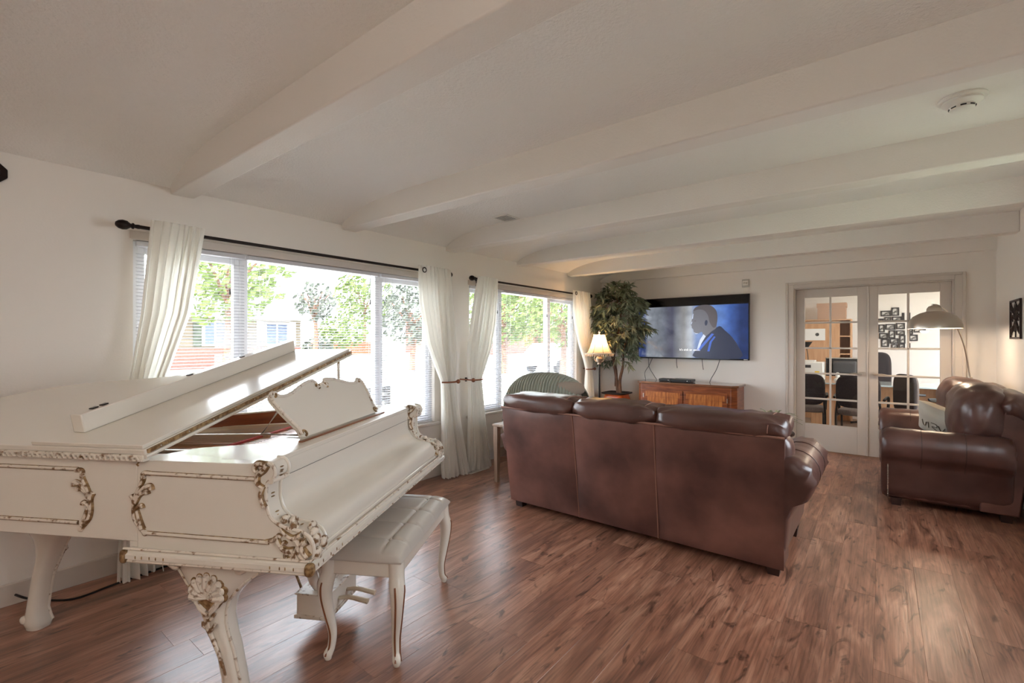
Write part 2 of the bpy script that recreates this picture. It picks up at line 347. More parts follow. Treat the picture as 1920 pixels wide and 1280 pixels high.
# sky portals in the openings (they only guide the sampling of the sky)
def portal(name, loc, rot, sx, sy):
    d = bpy.data.lights.new(name, 'AREA'); d.shape = 'RECTANGLE'; d.size = sx; d.size_y = sy; d.cycles.is_portal = True
    o = bpy.data.objects.new(name, d); COL.objects.link(o); o.location = loc; o.rotation_euler = rot
for (a, b), nm in ((W1, 'sky_portal'), (W2, 'sky_portal')):
    portal(nm, (XW - .16, (a + b) / 2, sum(WZ) / 2), (0, -PI / 2, 0), WZ[1] - WZ[0], b - a)

for a, b in FILL_WINS: portal('sky_portal', (XR + .13, (a + b) / 2, sum(GZ) / 2), (0, PI / 2, 0), GZ[1] - GZ[0], b - a)
# ---------------------------------------------------------------- mini blinds, one per pane
def slat_mesh(L, n):
    m = M(); sec = [(-.0125, -.0012), (-.006, .0012), (0, .0020), (.006, .0012), (.0125, -.0012), (0, .0013)]
    m.prism(sec, 0, L, lambda u, v, w: (u, w, v)); me = bpy.data.meshes.new(n); me.from_pydata(m.v, [], m.f); me.materials.append(W_['slat']); return me
def blind(y0, y1, label, drop=.0):
    x = XW - .022; zt, zb = WZ[1] - .004, WZ[0] + .03
    t = thing('window_blind', label, 'blind', (x, y0, zb - .03), 0, 'white mini blinds in the windows')
    L = y1 - y0; z0 = zb - .03
    obj('headrail', M().box(-.018, .018, 0, L, zt - .03 - z0, zt - z0), W_['slat'], t, bevel=.003)
    obj('bottom_rail', M().box(-.012, .012, 0, L, .004, .018), W_['slat'], t, bevel=.003)
    me = slat_mesh(L, 'slat'); n = int((zt - .045 - zb) / .0217)
    for i in range(n):
        o = bpy.data.objects.new('slat', me); COL.objects.link(o); o.parent = t
        o.location = (0, 0, .034 + i * .0217); o.rotation_euler = (0, math.radians(12), 0)
    for q in ((.07, L - .07) if L < .8 else (.09, L / 2, L - .09)):
        obj('ladder_cord', M().tube([(.0135, q, .01), (.0135, q, zt - .03 - z0)], .0012, 5).tube([(-.0135, q, .01), (-.0135, q, zt - .03 - z0)], .0012, 5), W_['slat'], t)
    obj('pull_cord', M().tube([(.022, L - .10, zt - .03 - z0), (.022, L - .10, zt - .26 - z0)], .0013, 5), W_['slat'], t)
    obj('tassel', M().lathe([(.002, .02), (.004, .015), (.007, -.02), (.0, -.022)], 8, (.022, L - .10, zt - .27 - z0)), W_['darkgrey'], t)
    obj('tilt_wand', M().tube([(.022, .12, zt - .03 - z0), (.022, .12, zt - .85 - z0)], .003, 6), W_['glass'], t)
    return t
blind(W1[0] + .02, 1.473, 'white mini blind in the left pane of the piano window'); blind(1.497, 2.623, 'wide white mini blind in the middle of the piano window'); blind(2.647, W1[1] - .02, 'narrow white mini blind at the right of the piano window')
blind(W2[0] + .02, 4.388, 'narrow white mini blind at the left of the far window'); blind(4.412, 5.438, 'wide white mini blind in the middle of the far window'); blind(5.462, W2[1] - .02, 'narrow white mini blind beside the floor lamp curtain')

# ---------------------------------------------------------------- curtains, rods, holdbacks
def interp(keys, z):
    for i in range(len(keys) - 1):
        a, b = keys[i], keys[i + 1]
        if a[0] >= z >= b[0]:
            t = (a[0] - z) / (a[0] - b[0]); t = t * t * (3 - 2 * t) if (len(a) > 4 and a[4]) else t
            return [a[k] + (b[k] - a[k]) * t for k in (1, 2, 3)]
    return keys[-1][1:4]
def curtain(label, keys, folds, seed, x=-3.440, rings=()):
    ztop = keys[0][0]; zbot = keys[-1][0]
    t = thing('curtain', label, 'curtain', (x, (keys[-1][1] + keys[-1][2]) / 2, 0), 0, 'white sheer curtains')
    yc = t.location.y
    def f(u, v):
        z = ztop + (zbot - ztop) * v
        a, b, amp = interp(keys, z)
        ph = seed + 1.3 * math.sin(u * 5 + seed)
        if z > 1.9: amp = .012 + (amp - .012) * (ztop - z) / (ztop - 1.9)
        y = a + (b - a) * u + .012 * math.sin(2 * PI * folds * u * 2 + ph) * min(1, (b - a) / .3)
        xo = amp * math.sin(2 * PI * folds * u + ph) + amp * .45 * math.sin(2 * PI * folds * 2.3 * u + 2 * ph + z)
        if z < .12: xo += .02 * (1 - z / .12) * math.sin(7 * u + seed)
        return (xo + .012 * math.sin(3 * z + u * 4), y - yc, z)
    obj('drape', M().grid(f, 150, 56), W_['curtain'], t, angle=180)
    for (y, z) in rings:
        m = M(); m.tube([(.004 + .0 * k, y - yc + .022 * math.cos(2 * PI * k / 16), z + .022 * math.sin(2 * PI * k / 16)) for k in range(16)], .005, 6, closed=True)
        obj('grommet', m, W_['bronze'], t, loc=(.018, 0, 0))
    return t
curtain('white sheer curtain gathered at the left end of the piano window', [(2.105, .885, 1.165, .022), (1.55, .84, 1.075, .026), (1.10, .775, .93, .03, 0), (.95, .745, .85, .028, 0), (.5, .74, .92, .035, 0), (.006, .72, 1.00, .05, 0)], 7, 1.0)
curtain('white sheer curtain tied back at the right end of the piano window', [(2.10, 2.965, 3.365, .022, 0), (1.75, 2.995, 3.375, .026, 0), (1.35, 3.095, 3.395, .03, 0), (1.10, 3.205, 3.41, .03, 0), (.97, 3.262, 3.40, .026, 0), (.8, 3.265, 3.43, .03, 0), (.006, 3.28, 3.605, .05, 0)], 8, 2.2, rings=((3.005, 2.055),))
curtain('white sheer curtain tied back at the left end of the far window', [(2.085, 3.80, 4.12, .022, 0), (1.6, 3.71, 4.06, .026, 0), (1.3, 3.66, 3.97, .03, 0), (1.08, 3.645, 3.87, .028, 0), (.965, 3.66, 3.82, .026, 0), (.8, 3.655, 3.85, .03, 0), (.006, 3.64, 3.98, .05, 0)], 7, 3.1)
curtain('white sheer curtain behind the beaded floor lamp', [(2.10, 5.79, 6.29, .022, 0), (1.7, 5.86, 6.29, .026, 0), (1.35, 6.00, 6.29, .03, 0), (1.08, 6.14, 6.30, .026, 0), (.963, 6.18, 6.29, .024, 0), (.8, 6.16, 6.33, .03, 0), (.006, 6.08, 6.46, .05, 0)], 8, 4.0, rings=((5.83, 2.058),))
def rod(label, y0, y1, knob):
    t = thing('curtain_rod', label, 'curtain rod', (-3.478, y0, 2.058))
    L = y1 - y0
    obj('pole', M().tube([(0, .03, 0), (0, L - .03, 0)], .0115, 12), W_['bronze'], t)
    for s, yy in ((-1, 0), (1, L)):
        prof = [(.0, .075), (.012, .072), (.024, .058), (.029, .04), (.026, .02), (.014, .004), (.012, 0), (.018, -.006), (.018, -.012), (.010, -.018), (.013, -.03), (.013, -.04)]
        m = M().lathe(prof, 16)
        m.v = [(x, (-z if s < 0 else z) + yy + (-.02 * s), y) for x, y, z in m.v]
        obj('finial', m, W_['bronze'], t)
    for yy in (.16, L - .16):
        m = M().box(-.108, -.10, yy - .012, yy + .012, -.06, .03).tube([(-.10, yy, -.02), (-.03, yy, -.022), (0, yy, -.016)], .006, 8).tube([(.016 * math.cos(a), yy, .016 * math.sin(a)) for a in [PI + PI * k / 8 for k in range(9)]], .005, 6)
        obj('bracket', m, W_['bronze'], t)
rod('long dark bronze curtain rod above the piano window', .775, 3.375, 1); rod('shorter dark bronze curtain rod above the far window', 3.745, 6.335, 1)
def holdback(label, y, z, dirn):
    t = thing('curtain_holdback', label, 'holdback', (XW, y, z), 0, 'copper curtain holdbacks')
    obj('post', M().tube([(0, 0, 0), (.18, 0, 0)], .008, 10), W_['copper'], t)
    m = M().pillow((.195, 0, 0), (.022, .022, .022), (1, 1), 16, 10); obj('knob', m, W_['copper'], t)
    pts = cat_rom([(.175, 0, 0), (.205, dirn * .03, 0), (.212, dirn * .09, 0), (.195, dirn * .15, 0), (.15, dirn * .185, .0)], 5)
    obj('hook_arm', M().tube(pts, .008, 10), W_['copper'], t)
holdback('copper holdback of the right curtain at the piano window', 3.435, .968, -1); holdback('copper holdback of the curtain nearest the sofa', 3.66, .966, 1); holdback('copper holdback of the curtain behind the floor lamp', 6.33, .962, -1)
o = tag(obj('wall_hook', M().box(0, .012, -.01, .01, -.022, .022).tube([(.012, 0, .01), (.03, 0, .006), (.034, 0, -.01)], .005, 6), W_['black'], loc=on_x(873, 711, XW)), 'small black hook on the wall between the two windows', 'hook')

# ================================================================ outside
def ground_z(x): return -.35 if x > -9 else (-.35 + (-9 - x) * .032)
gm = M(); xs = [-3.75, -9, -13, -18, -45, -120]
gm.grid(lambda u, v: ((lambda i: (xs[i], -60 + 140 * v, ground_z(xs[i])))(round(u * 5))), 5, 1)
struct('lawn', gm, W_['lawn'], smooth=False)
struct('rear_lawn', M().box(XR + .13, 60, -60, YW + 1, -.5, -.35), W_['grass'])
rz = ground_z(-13) + .02
struct('street', M().add([(-12.6, -60, ground_z(-12.6) + .03), (-18, -60, ground_z(-18) + .03), (-18, 80, ground_z(-18) + .03), (-12.6, 80, ground_z(-12.6) + .03)], [(0, 3, 2, 1)]), W_['road'])
# roof eave of this house above the windows
struct('trim_8', M().box(-4.45, XW - .15, YF, YW + 1, 2.28, 2.34).box(-4.48, -4.45, YF, YW + 1, 2.20, 2.44), W_['white'], smooth=False)
# neighbour's house
HX = -24.0
hz = ground_z(HX)
H = thing('neighbour_house', 'single storey house across the street with pale roof and brick base', 'house', (HX, 7.5, hz))
HY0, HY1 = -7.0, 5.1
obj('brick_base', M().box(-7, 0, HY0, HY1, 0, .95), W_['brick'], H)
obj('siding_wall', M().box(-7, -.04, HY0 + .02, HY1 - .02, .95, 2.35), W_['siding'], H)
rf = M(); rf.add([(.7, HY0 - .6, 2.3), (.7, HY1 + .6, 2.3), (-3.5, HY1 - 2.2, 4.2), (-3.5, HY0 + 2.2, 4.2), (-7.7, HY0 - .6, 2.3), (-7.7, HY1 + .6, 2.3)], [(0, 1, 2, 3), (5, 4, 3, 2), (1, 5, 2), (4, 0, 3), (0, 4, 5, 1)])
obj('roof', rf, W_['roof'], H, smooth=False)
for i in range(12): obj('siding_board', M().box(-.04, -.015, HY0, HY1, 1.0 + i * .112, 1.1 + i * .112), W_['siding'], H)
W_['winblue'] = mat('house_window_glass', (66, 78, 108), .1)
for ya, yb in ((3.3, 4.4), (.6, 1.5)):
    f_ = obj('window', M().box(-.02, .03, ya - .08, yb + .08, 1.02, 2.18), W_['white'], H)
    for k in range(2):
        q = ya + (yb - ya) * k / 2; obj('pane', M().box(.03, .036, q + .04, q + (yb - ya) / 2 - .04, 1.1, 2.1), W_['winblue'], f_)
    for sd in (ya - .42, yb + .1): obj('shutter', M().box(-.01, .02, sd, sd + .32, 1.0, 2.2), W_['tree2'] if ya < 1 else W_['white'], H)
# low cedar fence
FX = -30.0; fz = ground_z(FX)
fy0, fy1 = 16.3, 21.3
Fn = thing('cedar_fence', 'low orange cedar fence across the street', 'fence', (FX, fy0, fz))
n = 36
pk = M().box(-.015, .015, 0, .115, .05, .95); pme2 = None
for i in range(n):
    if pme2 is None: o = obj('picket', pk, W_['fence'], Fn, loc=(0, 0, 0)); pme2 = o.data
    else: o = bpy.data.objects.new('picket', pme2); COL.objects.link(o); o.parent = Fn
    o.location = (0, i * (fy1 - fy0) / n, 0)
for z in (.25, .75): obj('rail', M().box(-.05, -.015, 0, fy1 - fy0, z, z + .08), W_['fence'], Fn)
def outdoor_tree(label, name, x, y, h, r, crown_z, mt, n=1500, leaf=.16, trunk=True, group='trees across the street', sq=1.0):
    t = thing(name, label, 'tree' if trunk else 'bush', (x, y, ground_z(x)), 0, group)
    m = M(); rnd = random.Random(int(x * 13 + y * 7))
    for i in range(n):
        while True:
            p = Vector((rnd.uniform(-1, 1), rnd.uniform(-1, 1), rnd.uniform(-1, 1)))
            if .3 < p.length < 1 and mnoise.noise(p * 2.3 + Vector((x, y, 0))) > -.18: break
        c = Vector((p.x * r, p.y * r, crown_z + p.z * r * sq))
        a = Vector((rnd.gauss(0, 1), rnd.gauss(0, 1), rnd.gauss(0, 1))).normalized(); b = a.orthogonal().normalized(); b2 = a.cross(b)
        k = leaf * rnd.uniform(.6, 1.3)
        m.add([c - b * k, c + b2 * k * .5, c + b * k, c - b2 * k * .5], [(0, 1, 2, 3)])
    obj('foliage', m, W_[mt], t, smooth=False)
    if trunk:
        m = M().tube([(0, 0, -.1), (.05, .03, crown_z * .5), (0, 0, crown_z)], lambda s: .16 * (1 - .6 * s), 8)
        for k in range(5):
            a = k * 1.3; m.tube([(0, 0, crown_z * .7), (r * .35 * math.cos(a), r * .35 * math.sin(a), crown_z), (r * .7 * math.cos(a), r * .7 * math.sin(a), crown_z + r * .4)], lambda s: .07 * (1 - .7 * s), 6)
        obj('trunk', m, W_['bark'], t)
outdoor_tree('tall leafy tree seen through the left pane of the piano window', 'leafy_tree', -17.5, 6.6, 6, 2.1, 4.0, 'tree1', 1500)
outdoor_tree('thin dark tree beside the neighbour house roof', 'leafy_tree', -21.0, 11.7, 4, .95, 3.2, 'tree2', 420, .14)
outdoor_tree('tall green tree rising behind the cedar fence', 'leafy_tree', -33, 22.6, 6, 2.4, 4.6, 'tree1', 1500, .2)
outdoor_tree('rounded green bush in front of the cedar fence', 'garden_bush', -26, 16.3, 2, 1.5, 1.7, 'tree1', 900, .15, False, 'bushes across the street', .75)
outdoor_tree('dark bushy tree seen through the right pane of the piano window', 'leafy_tree', -17.5, 14.6, 5, 1.6, 2.8, 'tree2', 1700, .13)
outdoor_tree('small bush at the corner of the neighbour house', 'garden_bush', -22, 12.4, 2, .75, .9, 'tree2', 500, .12, False, 'bushes across the street', .8)
outdoor_tree('broad green tree at the left of the far window', 'leafy_tree', -14, 17.2, 6, 2.0, 3.3, 'tree1', 1800, .15)
outdoor_tree('broad green tree in the middle of the far window', 'leafy_tree', -15.5, 21.8, 6, 2.4, 3.6, 'tree1', 2000, .17)
outdoor_tree('slim green tree in the right pane of the far window', 'leafy_tree', -10.2, 16.3, 5, 1.5, 2.9, 'tree1', 1200, .13)
# brick house and white car seen through the far window
H2 = thing('brick_house', 'reddish brick house behind the trees of the far window', 'house', (-26, 34, ground_z(-26)))
obj('brick_wall', M().box(-6, 0, -8, 8, 0, 2.6), W_['brick'], H2)
obj('roof', M().add([(.7, -8.6, 2.5), (.7, 8.6, 2.5), (-3, 6.5, 4.4), (-3, -6.5, 4.4), (-6.7, -8.6, 2.5), (-6.7, 8.6, 2.5)], [(0, 1, 2, 3), (5, 4, 3, 2), (1, 5, 2), (4, 0, 3), (0, 4, 5, 1)]), W_['roof'], H2, smooth=False)
car = thing('parked_car', 'white car parked in the street, seen through the far window', 'car', (-12.9, 20.4, ground_z(-13.9) + .03), PI / 2)
body = [(-2.2, .35), (2.2, .35), (2.25, .7), (2.1, .85), (1.15, .95), (.5, 1.42), (-1.3, 1.42), (-1.95, 1.0), (-2.2, .9)]
obj('car_body', M().prism(body, -.85, .85, lambda u, v, w: (u, w, v)), W_['carwhite'], car, bevel=.06, seg=3)
obj('side_glass', M().prism([(1.0, .98), (.46, 1.36), (-1.2, 1.36), (-1.7, 1.02)], -.86, .86, lambda u, v, w: (u, w, v)), W_['winblue'], car)
for x in (-1.4, 1.4):
    for y in (-.8, .8): obj('wheel', M().tube([(x, y - .1, .32), (x, y + .1, .32)], .32, 18), W_['tyre'], car)
gbn = thing('garden_bench', 'dark slatted garden bench outside the piano window', 'bench', (-5.2, 3.5, -.19), PI / 2)
struct('patio', M().box(-6.4, XW - .16, -2, 8, -.34, -.19), W_['road'])
for z in (.62, .74, .86): obj('back_slat', M().box(-.62, .62, .2, .225, z, z + .075), W_['darkgrey'], gbn)
for y in (-.2, -.08, .04): obj('seat_slat', M().box(-.62, .62, y, y + .09, .42, .445), W_['darkgrey'], gbn)
for x in (-.58, .58): obj('bench_leg', M().box(x - .03, x + .03, -.2, -.15, 0, .62).box(x - .03, x + .03, .18, .24, 0, .95).box(x - .03, x + .03, -.2, .24, .60, .64), W_['darkgrey'], gbn)
# ================================================================ grand piano (local x = bass to treble, local y = keys to tail)
PO = (-1.529, .798, 0); PR = math.radians(119.8)
PN = thing('grand_piano', 'white baby grand piano with gilded carving, lid raised by the window', 'piano', PO, PR)
WP = 1.48
# rim
half = [(0, .62), (0, 1.30), (.01, 1.50), (.05, 1.66), (.15, 1.79), (.30, 1.855), (.45, 1.85), (.59, 1.785), (.69, 1.67), (.755, 1.52), (.82, 1.36), (.93, 1.18), (1.09, 1.01), (1.25, .88), (1.38, .77), (1.455, .68), (1.48, .60)]
outer = [(p.x, p.y) for p in cat_rom([(a, b, 0) for a, b in half], 4)]
def inset(path, d):
    out = []
    for i, p in enumerate(path):
        a = Vector(path[max(i - 1, 0)]); b = Vector(path[min(i + 1, len(path) - 1)]); t = (b - a).normalized(); n_ = Vector((t.y, -t.x))
        out.append((p[0] + n_.x * d, p[1] + n_.y * d))
    return out
def wall_strip(m, path, th, z0, z1):
    inn = inset(path, th)
    rings = [[(a[0], a[1], z0), (a[0], a[1], z1), (b[0], b[1], z1), (b[0], b[1], z0)] for a, b in zip(path, inn)]
    m.loft(rings); return m
full = outer
obj('rim', wall_strip(M(), full, .045, .672, .962), W_['piano'], PN, bevel=.004)
obj('inner_rim', wall_strip(M(), inset(outer, .046), .012, .76, .955), W_['pianowood'], PN)
obj('bottom_board', M().prism(inset(outer, .046), .70, .72, lambda u, v, w: (u, v, w)), W_['pianowood'], PN)
obj('soundboard', M().prism(inset(outer, .06), .835, .845, lambda u, v, w: (u, v, w)), W_['soundboard'], PN)
# iron plate: struts, hitch rail, tuning plate
pl = M().box(.06, 1.42, .56, .70, .86, .88)
obj('plate_rail', pl, W_['soundboard'], PN, bevel=.006)
for a, b in (((.10, .68), (.12, 1.6)), ((.42, .68), (.30, 1.74)), ((.80, .68), (.62, 1.55)), ((1.15, .68), (.95, 1.08))):
    d = Vector((b[0] - a[0], b[1] - a[1], 0)); c = Vector(((a[0] + b[0]) / 2, (a[1] + b[1]) / 2, .875)); nrm = Vector((-d.y, d.x, 0)).normalized()
    obj('plate_strut', M().obox(c, d / 2, nrm * .014, Vector((0, 0, .022))), W_['plate'], PN, bevel=.004)
pts = cat_rom([(.5, 1.65, .85), (.68, 1.42, .85), (.9, 1.14, .85), (1.15, .93, .85), (1.33, .80, .85)], 6)
obj('plate_curve', M().tube(pts, .05, 10, flat=1.0), W_['plate'], PN)
st = M()
for i in range(56):
    x = .09 + i * .0235
    tail = min(1.70 - abs(x - .3) * .3, 1.72) if x < .7 else max(.78, 1.50 - (x - .7) * 1.15)
    st.tube([(x, .60, .893), (x - .05 * (x > .4), tail, .872)], .0016 if x < .4 else .0009, 4)
o = obj('strings', st, W_['string'], PN); o['kind'] = 'stuff'
obj('red_felt', M().box(.10, 1.38, .705, .725, .88, .889), W_['red'], PN)
obj('pin_block', M().box(.06, 1.42, .40, .555, .875, .90), W_['soundboard'], PN, bevel=.003)
obj('side_block', M().prism([(.05, .62), (.05, 1.25), (.16, .62)], .86, .945, lambda u, v, w: (u, v, w)), W_['pianowood'], PN)
# front: keybed, cheeks, closed key cover, music shelf
obj('keybed', M().box(.006, WP - .006, -.005, .66, .635, .705), W_['piano'], PN, bevel=.004)
def molding(path, closed=False):   # stepped lower moulding swept along a path (outward offset, z)
    prof = [(-.02, .604), (.014, .604), (.020, .611), (.016, .618), (.026, .622), (.026, .636), (.018, .640), (.014, .646), (.004, .652), (-.02, .652)]
    rings = []
    for i, p in enumerate(path):
        P = Vector(p); a = Vector(path[max(i - 1, 0)]); b = Vector(path[min(i + 1, len(path) - 1)])
        if 0 < i < len(path) - 1:
            t1 = (P - a).normalized(); t2 = (b - P).normalized(); n1 = Vector((-t1.y, t1.x)); n2 = Vector((-t2.y, t2.x)); n_ = (n1 + n2).normalized(); n_ = n_ / max(n_.dot(n1), .3)
        else: t = (b - a).normalized(); n_ = Vector((-t.y, t.x))
        rings.append([(P.x + n_.x * o_, P.y + n_.y * o_, z) for o_, z in prof])
    return M().loft(rings)
mo = obj('base_moulding', molding([(0, .645), (0, -.03), (WP, -.03), (WP, .645)][::-1]), W_['piano'], PN, bevel=0, angle=25)
for z, rr in ((.6545, .0045), (.612, .0035)):
    m = M().tube([(-.018, .655, z), (-.018, -.045, z)], rr, 8).tube([(-.018, -.048, z), (WP + .018, -.048, z)], rr, 8)
    obj('moulding_bead', m, W_['antique'], mo)
obj('corner_mount', M().pillow((-.018, -.048, .628), (.016, .016, .022), (.7, .7), 14, 8), W_['gilt'], mo)
obj('end_mount', M().pillow((-.020, .652, .628), (.012, .012, .024), (.7, .7), 14, 8), W_['gilt'], mo)
for t_ in (.60, .575, .545, .52, .49, .09, .055, .035, .005): obj('moulding_notch', M().pillow((-.0265, t_, .629), (.002, .0022, .006), (1, 1), 8, 6), W_['gilt'], mo)
for t_ in (.02, .05, .10, .14, .18): obj('moulding_notch', M().pillow((t_, -.0565, .629), (.0022, .002, .006), (1, 1), 8, 6), W_['gilt'], mo)
armp = [(.62, .958), (.20, .962), (.138, .968), (.112, .966), (.098, .952), (.094, .936), (.100, .918), (.118, .905), (.126, .890), (.128, .860), (.126, .825), (.112, .786), (.082, .762), (.050, .750), (.005, .743), (-.028, .728), (-.044, .700), (-.046, .668), (-.030, .645), (-.02, .636)]
armc = [(p.x, p.y) for p in cat_rom([(a, b, 0) for a, b in armp[2:]], 3)]
arm_poly = [(.62, .636), (.62, .960), (.20, .962)] + armc
for s0 in (0, WP - .085):
    a = obj('cheek_arm', M().prism(arm_poly, s0, s0 + .085, lambda u, v, w: (w, u, v)), W_['piano'], PN, bevel=.005)
    for sx in (s0 + .004, s0 + .081):
        obj('edge_bead', M().tube([(sx, t - .003, z) for t, z in armc], .0065, 8), W_['piano'] if sx > s0 + .05 else W_['antique'], a)
    for k in (8, 11, 17, 22, 27, 31, 35):
        t, z = armc[min(k, len(armc) - 1)]
        for dz in (-.006, .006): obj('notch', M().pillow((s0 + .042, t - .002, z + dz), (.010, .004, .0022), (1, 1), 8, 6), W_['gilt'], a)
    # scroll mount on top and acanthus at the foot of the arm
    obj('scroll_collar', M().tube([(s0 - .002, .104, .908), (s0 + .087, .104, .908)], .011, 10), W_['antique'], a)
    gr_ = M()
    def curl(pts, r0, r1, m):
        gr_.tube([(s0 - .001, t, z) for t, z, _ in cat_rom([(p[0], p[1], 0) for p in pts], 5)], lambda q: (r0 + (r1 - r0) * q) * 1.15 + .002, 8)
        m.tube([(s0 - .006, t, z) for t, z, _ in cat_rom([(p[0], p[1], 0) for p in pts], 5)], lambda q: r0 + (r1 - r0) * q, 8)
    m = M(); curl([(.128, .884), (.150, .898), (.150, .925), (.128, .945), (.118, .962)], .006, .010, m); curl([(.118, .962), (.150, .966), (.164, .950), (.156, .938), (.146, .944)], .009, .005, m); curl([(.126, .82), (.140, .86), (.128, .89)], .008, .005, m)
    obj('top_scroll', m, W_['antique2'], a)
    m = M(); curl([(-.012, .735), (.02, .722), (.05, .735), (.066, .75)], .010, .004, m); curl([(-.030, .715), (-.004, .70), (.012, .715), (.034, .720)], .010, .004, m)
    curl([(-.034, .66), (-.012, .69), (-.02, .715)], .012, .008, m); curl([(-.022, .65), (.002, .68), (-.006, .712)], .010, .006, m)
    curl([(.016, .681), (.020, .659), (.040, .650), (.048, .665), (.034, .674), (.028, .664)], .009, .005, m); curl([(.122, .704), (.097, .710), (.081, .717), (.069, .697), (.048, .680), (.016, .681)], .0045, .010, m)
    curl([(.0, .648), (.012, .672), (0, .705), (.006, .72)], .008, .005, m); curl([(.081, .717), (.074, .728), (.064, .722)], .006, .004, m); curl([(.060, .69), (.054, .706), (.044, .70)], .006, .004, m)
    obj('acanthus', m, W_['antique2'], a)
    g_ = obj('gilded_ground', gr_, W_['gilt'], a); g_['kind'] = 'stuff'
    m = M()
    for k in range(9):
        q = k / 8; t, z = armc[int((.60 + .34 * q) * (len(armc) - 1))]
        m.pillow((s0 + .04 + .022 * math.sin(k * 2.4), t - .004, z), (.022, .012, .02), (.8, .8), 10, 7)
    obj('knee_leaf', m, W_['antique2'], a)
prof_cover = [(.155, .952), (.150, .935), (.150, .88), (.148, .845), (.138, .805), (.118, .778), (.085, .760), (.045, .752), (.012, .744), (-.012, .730), (-.026, .706), (-.028, .672), (-.018, .655)]
pc = [(p.x, p.y) for p in cat_rom([(a, b, 0) for a, b in prof_cover], 4)]
obj('key_cover', M().prism([(.30, .655), (.30, .952)] + pc, .0852, WP - .0852, lambda u, v, w: (w, u, v)), W_['piano'], PN, angle=30)
obj('cover_groove', M().box(.0853, WP - .0853, .1475, .1482, .884, .8855), W_['darkgrey'], PN)
obj('key_slip', M().box(.0852, WP - .0852, -.032, -.016, .640, .668), W_['piano'], PN, bevel=.003)
obj('music_shelf', M().box(.05, WP - .05, .145, .335, .944, .962), W_['piano'], PN, bevel=.003)
obj('shelf_side', M().prism([(.045, .335), (.045, .62), (.20, .56), (.33, .335)], .945, .960, lambda u, v, w: (u, v, w)), W_['piano'], PN, bevel=.002)
obj('shelf_side', M().prism([(WP - .045, .335), (WP - .045, .62), (WP - .20, .56), (WP - .33, .335)], .945, .960, lambda u, v, w: (u, v, w)), W_['piano'], PN, bevel=.002)
obj('shelf_slide', M().box(.34, 1.16, .205, .222, .962, .967), W_['brownline'], PN)
# panel mouldings and acanthus on the spine side
GS = M()
def on_side(m, pts, r0, r1=None, s=-.005, n=6):
    r1 = r0 if r1 is None else r1
    GS.tube([(s + .004, p.x, p.y - .0012) for p in cat_rom([(a, b, 0) for a, b in pts], n)], lambda q: (r0 + (r1 - r0) * q) * 1.1 + .0018, 8)
    m.tube([(s, p.x, p.y) for p in cat_rom([(a, b, 0) for a, b in pts], n)], lambda q: r0 + (r1 - r0) * q, 8); return m
pm1 = M(); on_side(pm1, [(.57, .917), (.16, .914)], .0055); on_side(pm1, [(.582, .707), (.11, .703)], .0055)
obj('panel_moulding', pm1, W_['antique'], PN)
def acanthus(t0, flip):
    g = lambda pts: [(t0 + flip * (t - .60), z) for t, z in pts]
    m = M()
    on_side(m, g([(.566, .917), (.592, .915), (.593, .893), (.617, .847), (.629, .799), (.624, .752), (.595, .717), (.585, .707)]), .0065)
    on_side(m, g([(.626, .807), (.608, .843), (.588, .865), (.564, .872), (.560, .860)]), .005, .010)
    on_side(m, g([(.624, .807), (.606, .839), (.579, .852), (.574, .844)]), .005, .008)
    on_side(m, g([(.629, .799), (.630, .823), (.638, .838)]), .005, .008)
    on_side(m, g([(.626, .779), (.615, .796), (.599, .802), (.596, .794)]), .005, .008)
    on_side(m, g([(.595, .720), (.604, .745), (.617, .786)]), .010, .005)
    for t, z in ((.585, .706), (.593, .902)): m.pillow((-.003, t0 + flip * (t - .60), z), (.008, .011, .011), (1, 1), 12, 8)
    obj('side_acanthus', m, W_['antique2'], PN)
acanthus(.60, 1); acanthus(.835, -1)
pm2 = M(); on_side(pm2, [(.86, .920), (1.60, .920)], .0055); on_side(pm2, [(.86, .728), (1.60, .728)], .0055)
obj('panel_moulding', pm2, W_['antique'], PN)
g_ = obj('gilded_edging', GS, W_['gilt'], PN); g_['kind'] = 'stuff'
obj('side_latch', M().box(-.006, 0, .595, .675, .955, .960).tube([(-.006, .605, .957), (-.02, .60, .95), (-.016, .598, .944)], .003, 6), W_['gilt'], PN)
